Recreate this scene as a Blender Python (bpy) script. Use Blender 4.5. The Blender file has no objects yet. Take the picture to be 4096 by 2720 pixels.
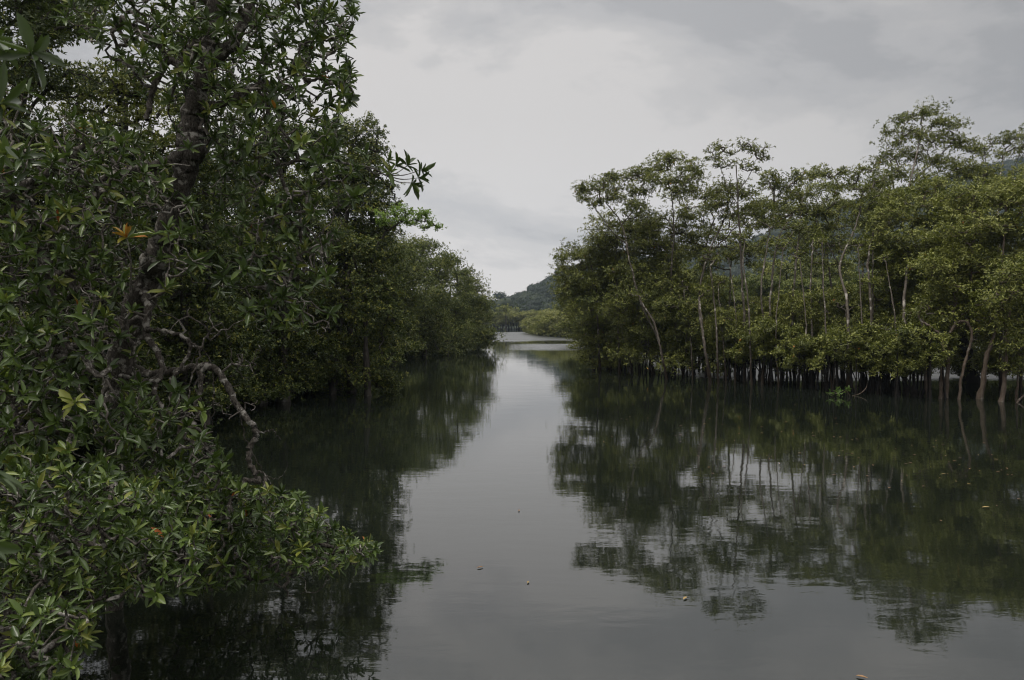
import bpy, math, random
import numpy as np
from mathutils import Vector

# ------------------------------------------------------------------ camera
W, H, F = 1024.0, 680.0, 780.0
CAMZ = 3.0
PITCH = math.atan(19.0 / F)
sc = bpy.context.scene
C = sc.collection
cam_d = bpy.data.cameras.new('camera')
cam = bpy.data.objects.new('camera', cam_d)
C.objects.link(cam)
cam.location = (0, 0, CAMZ)
cam.rotation_euler = (math.pi / 2 - PITCH, 0, 0)
cam_d.sensor_width = 36.0
cam_d.lens = F / W * 36.0
cam_d.clip_start = 0.1
cam_d.clip_end = 9000
cam_d.dof.use_dof = True
cam_d.dof.focus_distance = 22.0
cam_d.dof.aperture_fstop = 8.0
sc.camera = cam

# ------------------------------------------------------------------ sky
SUN_EL, SUN_ROT = math.radians(58), math.radians(-35)
world = bpy.data.worlds.new("World")
sc.world = world
world.use_nodes = True
nt = world.node_tree
nt.nodes.clear()


def nd(nt, typ, **kw):
    n = nt.nodes.new(typ)
    for k, v in kw.items():
        if k.startswith('i_'):
            n.inputs[k[2:].replace('_', ' ')].default_value = v
        else:
            setattr(n, k, v)
    return n


def math_node(nt, op, a, b=None, c=None):
    n = nt.nodes.new('ShaderNodeMath')
    n.operation = op
    for i, v in enumerate((a, b, c)):
        if v is None:
            continue
        if isinstance(v, (int, float)):
            n.inputs[i].default_value = v
        else:
            nt.links.new(v, n.inputs[i])
    return n.outputs[0]


def ramp(nt, fac, stops, interp='LINEAR'):
    n = nt.nodes.new('ShaderNodeValToRGB')
    cr = n.color_ramp
    cr.interpolation = interp
    while len(cr.elements) < len(stops):
        cr.elements.new(0.5)
    for e, (p, c) in zip(cr.elements, stops):
        e.position = p
        e.color = (c, c, c, 1) if isinstance(c, (int, float)) else (*c, 1)
    if fac is not None:
        nt.links.new(fac, n.inputs['Fac'])
    return n.outputs['Color']


def mixcol(nt, fac, a, b, mode='MIX'):
    n = nt.nodes.new('ShaderNodeMix')
    n.data_type = 'RGBA'
    n.blend_type = mode
    for i, v in ((0, fac), (6, a), (7, b)):
        if isinstance(v, (int, float)):
            n.inputs[i].default_value = v
        elif isinstance(v, tuple):
            n.inputs[i].default_value = (*v, 1)
        else:
            nt.links.new(v, n.inputs[i])
    return n.outputs[2]


tc = nd(nt, 'ShaderNodeTexCoord')
sep = nd(nt, 'ShaderNodeSeparateXYZ')
nt.links.new(tc.outputs['Generated'], sep.inputs[0])
mp = nd(nt, 'ShaderNodeMapping')
mp.inputs['Scale'].default_value = (1.0, 1.0, 2.3)
mp.inputs['Rotation'].default_value = (0, math.radians(-14), 0)
mp.inputs['Location'].default_value = (3.15, 0.4, 0.2)
nt.links.new(tc.outputs['Generated'], mp.inputs[0])
n1 = nd(nt, 'ShaderNodeTexNoise', i_Scale=2.6, i_Detail=8.0, i_Roughness=0.58, i_Distortion=0.25)
nt.links.new(mp.outputs[0], n1.inputs['Vector'])
n2 = nd(nt, 'ShaderNodeTexNoise', i_Scale=1.1, i_Detail=3.0, i_Roughness=0.5, i_Distortion=0.6)
nt.links.new(mp.outputs[0], n2.inputs['Vector'])
cl = math_node(nt, 'ADD', math_node(nt, 'MULTIPLY', n1.outputs['Fac'], 0.72), math_node(nt, 'MULTIPLY', n2.outputs['Fac'], 0.28))
cloudv = ramp(nt, cl, [(0.425, (0.450, 0.448, 0.458)), (0.470, (0.530, 0.522, 0.526)), (0.505, (0.582, 0.568, 0.564)), (0.55, (0.665, 0.642, 0.630))], 'EASE')
# elevation: bright low on the river, heavier grey deck above, bright again overhead
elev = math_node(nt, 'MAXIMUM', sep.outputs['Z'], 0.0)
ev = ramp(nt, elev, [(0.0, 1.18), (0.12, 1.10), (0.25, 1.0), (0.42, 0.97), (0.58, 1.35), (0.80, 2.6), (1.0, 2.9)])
side = ramp(nt, sep.outputs['X'], [(0.0, 1.03), (0.18, 1.0), (0.62, 0.76), (1.0, 0.74)])
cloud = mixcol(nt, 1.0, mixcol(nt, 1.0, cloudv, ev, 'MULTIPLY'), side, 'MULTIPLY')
sky = nd(nt, 'ShaderNodeTexSky')
sky.sky_type = 'NISHITA'
sky.sun_disc = False
sky.sun_elevation = SUN_EL
sky.sun_rotation = SUN_ROT
bg1 = nd(nt, 'ShaderNodeBackground', i_Strength=0.05)
nt.links.new(sky.outputs[0], bg1.inputs['Color'])
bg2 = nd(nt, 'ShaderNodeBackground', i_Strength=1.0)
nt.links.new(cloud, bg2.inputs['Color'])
mxs = nd(nt, 'ShaderNodeMixShader')
mxs.inputs[0].default_value = 0.98
nt.links.new(bg1.outputs[0], mxs.inputs[1])
nt.links.new(bg2.outputs[0], mxs.inputs[2])
wo = nd(nt, 'ShaderNodeOutputWorld')
nt.links.new(mxs.outputs[0], wo.inputs['Surface'])

sun_d = bpy.data.lights.new('sun', 'SUN')
sun_d.energy = 1.5
sun_d.angle = math.radians(14)
sun_d.color = (1.0, 0.95, 0.86)
sun = bpy.data.objects.new('sun', sun_d)
C.objects.link(sun)
# direction the light comes from: ahead-left behind the viewer, high
sd = Vector((math.sin(SUN_ROT) * math.cos(SUN_EL), -0.25 * math.cos(SUN_EL), math.sin(SUN_EL))).normalized()
sun.rotation_euler = sd.to_track_quat('Z', 'Y').to_euler()

vs = sc.view_settings
vs.view_transform = 'Standard'
vs.look = 'None'
vs.exposure = 0.0
vs.gamma = 1.0
cy = sc.cycles
cy.max_bounces = 7
cy.diffuse_bounces = 3
cy.glossy_bounces = 3
cy.transmission_bounces = 3
cy.transparent_max_bounces = 4
cy.volume_bounces = 0
cy.caustics_reflective = False
cy.caustics_refractive = False
cy.pixel_filter_type = 'BLACKMAN_HARRIS'
cy.filter_width = 1.15
cy.use_denoising = True
cy.use_adaptive_sampling = True
cy.adaptive_threshold = 0.01

# ------------------------------------------------------------------ placing helpers
ca, sa = math.cos(PITCH), math.sin(PITCH)


def ray(px, py):
    cx, cyy = (px - W / 2) / F, (H / 2 - py) / F
    return np.array([cx, ca + cyy * sa, -sa + cyy * ca])


def P(px, py, d):
    """world point seen at a pixel of the photograph, at a real distance d along the river"""
    r = ray(px, py)
    return np.array([0, 0, CAMZ]) + r * (d / r[1])


def Wt(px, py):
    """point on the water surface seen at a pixel"""
    r = ray(px, py)
    return np.array([0, 0, CAMZ]) + r * (CAMZ / -r[2])


def inpoly(poly, x, y):
    n = len(poly)
    c = False
    j = n - 1
    for i in range(n):
        xi, yi = poly[i]
        xj, yj = poly[j]
        if (yi > y) != (yj > y) and x < (xj - xi) * (y - yi) / (yj - yi) + xi:
            c = not c
        j = i
    return c


def norm(a):
    return a / np.maximum(np.linalg.norm(a, axis=-1, keepdims=True), 1e-9)


# ------------------------------------------------------------------ materials
def new_mat(name):
    m = bpy.data.materials.new(name)
    m.use_nodes = True
    m.node_tree.nodes.clear()
    return m, m.node_tree


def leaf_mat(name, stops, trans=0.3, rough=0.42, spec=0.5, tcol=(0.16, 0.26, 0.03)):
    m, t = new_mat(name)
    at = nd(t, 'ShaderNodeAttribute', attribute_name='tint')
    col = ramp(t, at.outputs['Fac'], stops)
    p = nd(t, 'ShaderNodeBsdfPrincipled', i_Roughness=rough)
    p.inputs['Specular IOR Level'].default_value = spec
    t.links.new(col, p.inputs['Base Color'])
    tr = nd(t, 'ShaderNodeBsdfTranslucent')
    tl = mixcol(t, 0.45, col, tcol)
    t.links.new(tl, tr.inputs['Color'])
    mx = nd(t, 'ShaderNodeMixShader')
    mx.inputs[0].default_value = trans
    t.links.new(p.outputs[0], mx.inputs[1])
    t.links.new(tr.outputs[0], mx.inputs[2])
    o = nd(t, 'ShaderNodeOutputMaterial')
    t.links.new(mx.outputs[0], o.inputs['Surface'])
    return m


def bark_mat(name, dark, light, pale, sc1=3.0, cover=0.55, foot_dark=None):
    m, t = new_mat(name)
    tc = nd(t, 'ShaderNodeTexCoord')
    mp = nd(t, 'ShaderNodeMapping')
    mp.inputs['Scale'].default_value = (1, 1, 0.45)
    t.links.new(tc.outputs['Object'], mp.inputs[0])
    a = nd(t, 'ShaderNodeTexNoise', i_Scale=sc1 * 6, i_Detail=6.0, i_Roughness=0.65)
    b = nd(t, 'ShaderNodeTexNoise', i_Scale=sc1, i_Detail=5.0, i_Roughness=0.6)
    t.links.new(mp.outputs[0], a.inputs['Vector'])
    t.links.new(tc.outputs['Object'], b.inputs['Vector'])
    c1 = mixcol(t, ramp(t, a.outputs['Fac'], [(0.35, 0.0), (0.65, 1.0)]), dark, light)
    c2 = mixcol(t, ramp(t, b.outputs['Fac'], [(cover, 0.0), (cover + 0.08, 1.0)]), c1, pale)
    p = nd(t, 'ShaderNodeBsdfPrincipled', i_Roughness=0.85)
    p.inputs['Specular IOR Level'].default_value = 0.2
    if foot_dark:
        # bark turns dark brown below an uneven line above the water
        sp = nd(t, 'ShaderNodeSeparateXYZ')
        t.links.new(tc.outputs['Object'], sp.inputs[0])
        h = math_node(t, 'ADD', sp.outputs['Z'], math_node(t, 'MULTIPLY', b.outputs['Fac'], 0.9))
        c2 = mixcol(t, ramp(t, math_node(t, 'DIVIDE', h, 3.0), [(foot_dark[0], 0.0), (foot_dark[1], 1.0)]), (0.030, 0.022, 0.015), c2)
    t.links.new(c2, p.inputs['Base Color'])
    bp = nd(t, 'ShaderNodeBump', i_Strength=0.8, i_Distance=0.02)
    t.links.new(a.outputs['Fac'], bp.inputs['Height'])
    t.links.new(bp.outputs[0], p.inputs['Normal'])
    o = nd(t, 'ShaderNodeOutputMaterial')
    t.links.new(p.outputs[0], o.inputs['Surface'])
    return m


M = {}
M['leaf_near'] = leaf_mat('leathery_leaf', [(0.0, (0.030, 0.052, 0.012)), (0.40, (0.060, 0.098, 0.020)), (0.70, (0.105, 0.160, 0.032)),
                                            (0.90, (0.185, 0.245, 0.048)), (0.975, (0.20, 0.20, 0.03)), (0.988, (0.48, 0.15, 0.02)), (1.0, (0.42, 0.11, 0.015))],
                          trans=0.15, rough=0.34, spec=0.5)
M['leaf_right'] = leaf_mat('mangrove_leaf', [(0.0, (0.062, 0.074, 0.016)), (0.45, (0.138, 0.156, 0.030)), (0.78, (0.245, 0.255, 0.050)),
                                             (0.955, (0.29, 0.30, 0.075)), (0.99, (0.34, 0.24, 0.03)), (1.0, (0.40, 0.16, 0.02))],
                           trans=0.17, rough=0.45, spec=0.35, tcol=(0.20, 0.28, 0.03))
M['leaf_fresh'] = leaf_mat('fresh_leaf', [(0.0, (0.06, 0.12, 0.02)), (0.6, (0.11, 0.19, 0.035)), (0.95, (0.22, 0.30, 0.06)), (1.0, (0.55, 0.33, 0.03))],
                           trans=0.35, rough=0.42)
M['leaf_olive'] = leaf_mat('olive_leaf', [(0.0, (0.12, 0.125, 0.032)), (0.5, (0.22, 0.225, 0.055)), (1.0, (0.38, 0.35, 0.10))], trans=0.3, rough=0.5)
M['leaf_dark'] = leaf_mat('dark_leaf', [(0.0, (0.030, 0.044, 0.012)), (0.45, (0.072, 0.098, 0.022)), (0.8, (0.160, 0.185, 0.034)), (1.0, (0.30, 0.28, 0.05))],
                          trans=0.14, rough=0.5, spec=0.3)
M['leaf_mid'] = leaf_mat('bank_leaf', [(0.0, (0.048, 0.064, 0.016)), (0.45, (0.110, 0.135, 0.028)), (0.85, (0.180, 0.200, 0.045)), (1.0, (0.30, 0.29, 0.06))],
                         trans=0.17, rough=0.5, spec=0.3)
M['leaf_bright'] = leaf_mat('bright_leaf', [(0.0, (0.13, 0.22, 0.04)), (1.0, (0.27, 0.38, 0.08))], trans=0.45, rough=0.5, tcol=(0.25, 0.36, 0.05))
M['leaf_far'] = leaf_mat('forest_leaf', [(0.0, (0.007, 0.012, 0.009)), (0.5, (0.020, 0.031, 0.018)), (1.0, (0.062, 0.076, 0.034))], trans=0.2, rough=0.6, spec=0.2)
M['bark_near'] = bark_mat('lichen_bark', (0.022, 0.018, 0.015), (0.14, 0.125, 0.105), (0.38, 0.36, 0.32), 11.0, 0.54)
M['twig_near'] = bark_mat('pale_twig_bark', (0.075, 0.065, 0.055), (0.20, 0.18, 0.155), (0.42, 0.39, 0.35), 14.0, 0.53)
M['bark_right'] = bark_mat('mottled_bark', (0.060, 0.050, 0.040), (0.14, 0.12, 0.098), (0.38, 0.35, 0.305), 3.2, 0.56, (0.40, 0.75))
M['bark_brown'] = bark_mat('brown_bark', (0.085, 0.062, 0.045), (0.17, 0.135, 0.105), (0.27, 0.245, 0.21), 1.4, 0.56)
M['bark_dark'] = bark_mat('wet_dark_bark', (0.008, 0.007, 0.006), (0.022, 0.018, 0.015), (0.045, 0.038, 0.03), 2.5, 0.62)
M['bark_bank'] = bark_mat('bank_bark', (0.03, 0.026, 0.022), (0.09, 0.08, 0.068), (0.2, 0.19, 0.17), 1.5, 0.6)


def water_material():
    m, t = new_mat('river_water')
    geo = nd(t, 'ShaderNodeNewGeometry')
    pos = geo.outputs['Position']

    def noise(scale, sx, sy, detail=2.0, dist=0.0):
        mp = nd(t, 'ShaderNodeMapping')
        mp.inputs['Scale'].default_value = (sx, sy, 1)
        mp.inputs['Rotation'].default_value = (0, 0, math.radians(7))
        t.links.new(pos, mp.inputs[0])
        n = nd(t, 'ShaderNodeTexNoise', i_Scale=scale, i_Detail=detail, i_Distortion=dist)
        t.links.new(mp.outputs[0], n.inputs['Vector'])
        return n.outputs['Fac']
    small = noise(5.0, 0.45, 1.0, 3.0, 0.4)
    mid = noise(1.3, 0.4, 1.0, 2.0, 0.3)
    big = noise(0.25, 0.5, 1.0, 2.0)
    hgt = math_node(t, 'ADD', math_node(t, 'MULTIPLY', small, 0.0011), math_node(t, 'MULTIPLY', mid, 0.0026))
    hgt = math_node(t, 'ADD', hgt, math_node(t, 'MULTIPLY', big, 0.005))
    # patches where the breeze or the current roughens the surface
    sp = nd(t, 'ShaderNodeSeparateXYZ')
    t.links.new(pos, sp.inputs[0])
    x, y = sp.outputs['X'], sp.outputs['Y']
    patch = ramp(t, noise(0.035, 0.7, 1.9, 4.0, 1.2), [(0.44, 0.0), (0.50, 1.0)])

    def box(v, a, b, soft):
        up = nd(t, 'ShaderNodeMapRange', interpolation_type='SMOOTHSTEP')
        up.inputs['From Min'].default_value = a
        up.inputs['From Max'].default_value = a + soft
        t.links.new(v, up.inputs['Value'])
        dn = nd(t, 'ShaderNodeMapRange', interpolation_type='SMOOTHSTEP')
        dn.inputs['From Min'].default_value = b - soft
        dn.inputs['From Max'].default_value = b
        dn.inputs['To Min'].default_value = 1
        dn.inputs['To Max'].default_value = 0
        t.links.new(v, dn.inputs['Value'])
        return math_node(t, 'MULTIPLY', up.outputs[0], dn.outputs[0])
    wob = math_node(t, 'MULTIPLY', math_node(t, 'SUBTRACT', noise(0.12, 1.0, 0.4, 3.0), 0.5), 14.0)
    yw = math_node(t, 'ADD', y, wob)
    far1 = math_node(t, 'MULTIPLY', box(yw, 108, 225, 26), box(x, -30, 90, 6))
    far2 = math_node(t, 'MULTIPLY', box(math_node(t, 'ADD', y, math_node(t, 'MULTIPLY', wob, 0.5)), 78, 106, 9), box(x, -1.5, 60, 9))
    lag = math_node(t, 'MULTIPLY', box(y, 37.5, 80, 5), box(x, 8, 50, 3))
    streak = ramp(t, noise(0.16, 0.25, 2.2, 4.0, 0.6), [(0.30, 0.0), (0.40, 1.0)])
    rf = math_node(t, 'MAXIMUM', math_node(t, 'MAXIMUM', far1, far2), lag)
    rf = math_node(t, 'MULTIPLY', rf, streak)
    smallp = math_node(t, 'MULTIPLY', patch, box(y, 25, 70, 10))
    ripple = noise(2.2, 0.35, 1.0, 3.0, 0.2)
    hgt = math_node(t, 'ADD', hgt, math_node(t, 'MULTIPLY', math_node(t, 'ADD', rf, math_node(t, 'MULTIPLY', smallp, 0.02)), math_node(t, 'MULTIPLY', ripple, 0.15)))
    bp = nd(t, 'ShaderNodeBump', i_Strength=1.0, i_Distance=1.0)
    t.links.new(hgt, bp.inputs['Height'])
    p = nd(t, 'ShaderNodeBsdfPrincipled', i_Roughness=0.02, i_IOR=2.15)
    p.inputs['Base Color'].default_value = (0.010, 0.013, 0.009, 1)
    rg = math_node(t, 'ADD', math_node(t, 'MULTIPLY', rf, 0.34), 0.03)
    t.links.new(rg, p.inputs['Roughness'])
    t.links.new(bp.outputs[0], p.inputs['Normal'])
    o = nd(t, 'ShaderNodeOutputMaterial')
    t.links.new(p.outputs[0], o.inputs['Surface'])
    return m


def ground_mat(name, c1, c2, scale):
    m, t = new_mat(name)
    tc = nd(t, 'ShaderNodeTexCoord')
    n = nd(t, 'ShaderNodeTexNoise', i_Scale=scale, i_Detail=6.0)
    t.links.new(tc.outputs['Object'], n.inputs['Vector'])
    p = nd(t, 'ShaderNodeBsdfPrincipled', i_Roughness=0.9)
    t.links.new(mixcol(t, n.outputs['Fac'], c1, c2), p.inputs['Base Color'])
    bp = nd(t, 'ShaderNodeBump', i_Strength=0.6, i_Distance=0.1)
    t.links.new(n.outputs['Fac'], bp.inputs['Height'])
    t.links.new(bp.outputs[0], p.inputs['Normal'])
    o = nd(t, 'ShaderNodeOutputMaterial')
    t.links.new(p.outputs[0], o.inputs['Surface'])
    return m


M['water'] = water_material()
M['mud'] = ground_mat('bank_mud', (0.020, 0.016, 0.011), (0.055, 0.045, 0.032), 2.0)
M['hill'] = ground_mat('hill_soil', (0.018, 0.026, 0.012), (0.040, 0.052, 0.022), 0.05)


# ------------------------------------------------------------------ mesh helpers
def link_mesh(name, me, mat, parent=None, smooth=False):
    o = bpy.data.objects.new(name, me)
    C.objects.link(o)
    if mat is not None:
        me.materials.append(mat)
    if parent is not None:
        o.parent = parent
    if smooth:
        me.polygons.foreach_set('use_smooth', [True] * len(me.polygons))
    return o


def np_mesh(name, verts, faces, tint=None):
    """verts (N,3); faces: list of (F,k) int arrays"""
    me = bpy.data.meshes.new(name)
    verts = np.asarray(verts, dtype=np.float32)
    me.vertices.add(len(verts))
    me.vertices.foreach_set('co', verts.ravel())
    loops = np.concatenate([f.ravel() for f in faces]).astype(np.int32)
    tot = np.concatenate([np.full(len(f), f.shape[1]) for f in faces]).astype(np.int32)
    st = np.concatenate([[0], np.cumsum(tot)[:-1]]).astype(np.int32)
    me.loops.add(len(loops))
    me.polygons.add(len(tot))
    me.polygons.foreach_set('loop_start', st)
    me.polygons.foreach_set('loop_total', tot)
    me.loops.foreach_set('vertex_index', loops)
    if tint is not None:
        a = me.attributes.new('tint', 'FLOAT', 'POINT')
        a.data.foreach_set('value', np.asarray(tint, dtype=np.float32))
    me.update(calc_edges=True)
    me.validate()
    return me


def sweep(paths, radii, sides=6):
    """paths (K,n,3) and radii (K,n) -> verts, faces of K tubes with the same point count"""
    K, n, _ = paths.shape
    tan = np.empty_like(paths)
    tan[:, 1:-1] = paths[:, 2:] - paths[:, :-2]
    tan[:, 0] = paths[:, 1] - paths[:, 0]
    tan[:, -1] = paths[:, -1] - paths[:, -2]
    tan = norm(tan)
    ch = norm(paths[:, -1] - paths[:, 0])
    ref = np.where(np.abs(ch[:, 2:3]) > 0.8, np.array([[1.0, 0.1, 0.0]]), np.array([[0.05, 0.1, 1.0]]))
    ref = np.repeat(ref[:, None], n, 1)
    u = norm(np.cross(tan, ref))
    v = np.cross(tan, u)
    a = np.linspace(0, 2 * math.pi, sides, endpoint=False)
    ring = u[:, :, None] * np.cos(a)[None, None, :, None] + v[:, :, None] * np.sin(a)[None, None, :, None]
    verts = (paths[:, :, None] + ring * radii[:, :, None, None]).reshape(-1, 3)
    idx = np.arange(K * n * sides).reshape(K, n, sides)
    f = np.stack([idx[:, :-1], np.roll(idx, -1, 2)[:, :-1], np.roll(idx, -1, 2)[:, 1:], idx[:, 1:]], -1).reshape(-1, 4)
    return verts, f


class Bag:
    def __init__(s):
        s.v, s.f, s.n = [], [], 0

    def add(s, v, f):
        s.v.append(v)
        s.f.append(f + s.n)
        s.n += len(v)

    def mesh(s, name):
        return np_mesh(name, np.concatenate(s.v), [np.concatenate([f for f in s.f if f.shape[1] == k]) for k in (3, 4) if any(f.shape[1] == k for f in s.f)])


def spline(pts, m):
    """Catmull-Rom through pts (n,k) -> m samples"""
    pts = np.asarray(pts, float)
    q = np.vstack([2 * pts[0] - pts[1], pts, 2 * pts[-1] - pts[-2]])
    n = len(pts)
    out = []
    for t in np.linspace(0, n - 1 - 1e-6, m):
        i = int(t)
        u = t - i
        p0, p1, p2, p3 = q[i], q[i + 1], q[i + 2], q[i + 3]
        out.append(0.5 * ((2 * p1) + (-p0 + p2) * u + (2 * p0 - 5 * p1 + 4 * p2 - p3) * u * u + (-p0 + 3 * p1 - 3 * p2 + p3) * u ** 3))
    return np.array(out)


def limb(bag, pts, r0, r1, rng, m=None, sides=9, wob=0.0, knob=0.12, flare=0.0, rs=None):
    pts = np.asarray(pts, float)
    if m is None:
        m = max(6, len(pts) * 5)
    if rs is None:
        c = spline(pts, m)
        r = np.linspace(r0, r1, m)
    else:
        c4 = spline(np.hstack([pts, np.asarray(rs)[:, None]]), m)
        c, r = c4[:, :3], np.maximum(c4[:, 3], 0.002)
    if wob:
        w = rng.normal(0, wob, (m, 3))
        w[0] = w[-1] = 0
        c = c + w
    r = r * (1 + rng.normal(0, knob, m).clip(-0.25, 0.35))
    if flare:
        s = np.arange(m) / m
        r = r * (1 + flare * np.exp(-s * 14))
    v, f = sweep(c[None], r[None], sides)
    v = v + rng.normal(0, 1, v.shape) * np.repeat(r, sides)[:, None] * 0.07
    bag.add(v, f)
    return c, r


# leaf templates: (t along, s across, h fold) and faces
T_FAR = (np.array([(0, 0, 0), (0.5, 0.5, 0.12), (1, 0, -0.05), (0.5, -0.5, 0.12)]), np.array([(0, 1, 2), (0, 2, 3)]))
_t = [0, .22, .5, .8, 1.0]
_w = {1: .30, 2: .5, 3: .34}
_tv = [(t, 0, -.10 * t * t) for t in _t] + [(_t[i], _w[i], .10 - .10 * _t[i] ** 2) for i in (1, 2, 3)] + [(_t[i], -_w[i], .10 - .10 * _t[i] ** 2) for i in (1, 2, 3)]
T_NEAR = (np.array(_tv), np.array([(0, 1, 5), (1, 2, 6), (1, 6, 5), (2, 3, 7), (2, 7, 6), (3, 4, 7), (0, 8, 1), (1, 9, 2), (1, 8, 9), (2, 10, 3), (2, 9, 10), (3, 10, 4)]))


def rosettes(cen, dirs, nl, L, Wd, rng, tpl=T_FAR, spread=(0.6, 1.75), scatter=0.0, tint_c=None, tvar=0.2, lvar=0.2, size=None):
    """leaf whorls: cen (N,3), dirs (N,3) -> verts, faces, tint"""
    N = len(cen)
    d = norm(dirs)
    ref = norm(rng.normal(0, 1, (N, 3)))
    u = norm(np.cross(d, ref))
    v = np.cross(d, u)
    k = np.arange(nl)
    az = k[None] * 2.399 + rng.uniform(0, 6.28, (N, 1)) + rng.normal(0, 0.25, (N, nl))
    pol = spread[0] + (spread[1] - spread[0]) * (k[None] / max(1, nl - 1)) + rng.normal(0, 0.16, (N, nl))
    rad = u[:, None] * np.cos(az)[..., None] + v[:, None] * np.sin(az)[..., None]
    ax = d[:, None] * np.cos(pol)[..., None] + rad * np.sin(pol)[..., None]
    nr = d[:, None] * np.sin(pol)[..., None] - rad * np.cos(pol)[..., None]
    tw = rng.normal(0, 0.25, (N, nl))
    bi = np.cross(nr, ax)
    nr, bi = nr * np.cos(tw)[..., None] + bi * np.sin(tw)[..., None], bi * np.cos(tw)[..., None] - nr * np.sin(tw)[..., None]
    ln = L * np.exp(np.clip(rng.normal(0, lvar, (N, nl)), -0.8, 0.32))
    if size is not None:
        ln = ln * size[:, None]
    wd = Wd * ln / L * np.exp(rng.normal(0, 0.15, (N, nl)))
    base = np.repeat(cen[:, None], nl, 1)
    if scatter:
        base = base + rng.normal(0, scatter, (N, nl, 3))
    tv, tf = tpl
    vv = (base[:, :, None] + ax[:, :, None] * (tv[:, 0][None, None] * ln[..., None])[..., None]
          + bi[:, :, None] * (tv[:, 1][None, None] * wd[..., None])[..., None]
          + nr[:, :, None] * (tv[:, 2][None, None] * ln[..., None])[..., None])
    nv = len(tv)
    off = (np.arange(N * nl) * nv)[:, None, None]
    ff = (tf[None] + off).reshape(-1, 3)
    if tint_c is None:
        tint_c = rng.uniform(0.2, 0.7, N)
    t = np.clip(tint_c[:, None] + rng.normal(0, tvar, (N, nl)), 0, 0.95)
    old = rng.uniform(0, 1, (N, nl))
    t = np.where(old < 0.0012, 1.0, t)
    return vv.reshape(-1, 3), ff, np.repeat(t.ravel(), nv)


class Skeleton:
    """grows twigs from existing limbs to every target, each time from the nearest node"""

    def __init__(s, seeds):
        s.p = [np.asarray(x, float) for x in seeds]
        s.par = [-1] * len(seeds)
        s.paths = []

    def grow(s, targets, rng, order=None, crook=0.12, lift=0.1, pull=None, maxlen=None):
        cap = len(s.p) + 4 * len(targets) + 8
        A = np.zeros((cap, 3))
        n = len(s.p)
        A[:n] = s.p
        D = np.array([np.min(np.sum((A[:n] - t) ** 2, 1)) for t in targets])
        for ti in np.argsort(D):
            t = targets[ti]
            dd = np.sum((A[:n] - t) ** 2, 1)
            i = int(np.argmin(dd))
            dist = math.sqrt(dd[i])
            if dist < 0.02 or (maxlen and dist > maxlen):
                continue
            a = A[i]
            idx = [i]
            for q in (0.28, 0.55, 0.8, 1.0):
                pt = a + (t - a) * q
                if q < 1:
                    pt = pt + rng.normal(0, crook * dist, 3) * (1 - abs(q - .5)) + np.array([0, 0, -lift * dist * math.sin(q * math.pi)])
                A[n] = pt
                s.par.append(idx[-1])
                idx.append(n)
                n += 1
            s.paths.append(idx)
        s.A = A[:n]

    def build(s, bag, r_tip, power, sides=5, rmax=0.2, rng=None):
        n = len(s.A)
        cnt = np.zeros(n)
        for p in s.paths:
            cnt[p[-1]] += 1
        for i in range(n - 1, -1, -1):
            if s.par[i] >= 0:
                cnt[s.par[i]] += cnt[i]
        r = np.minimum(r_tip * np.maximum(cnt, 1) ** power, rmax)
        idx = np.array(s.paths)
        pts = s.A[idx]
        rr = r[idx].copy()
        rr[:, 0] = np.minimum(rr[:, 0], rr[:, 1] * 1.25)
        if rng is not None:
            rr = rr * (1 + rng.normal(0, 0.1, rr.shape))
        v, f = sweep(pts, rr, sides)
        bag.add(v, f)


def tag(o, label=None, cat=None, group=None, kind=None):
    for k, v in (('label', label), ('category', cat), ('group', group), ('kind', kind)):
        if v:
            o[k] = v
    return o


def thing(name, loc, label, cat, group=None):
    o = bpy.data.objects.new(name, None)
    o.empty_display_size = 0.3
    C.objects.link(o)
    o.location = [float(c) for c in loc]
    return tag(o, label, cat, group)


CAMP = np.array([0, 0, CAMZ])


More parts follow.
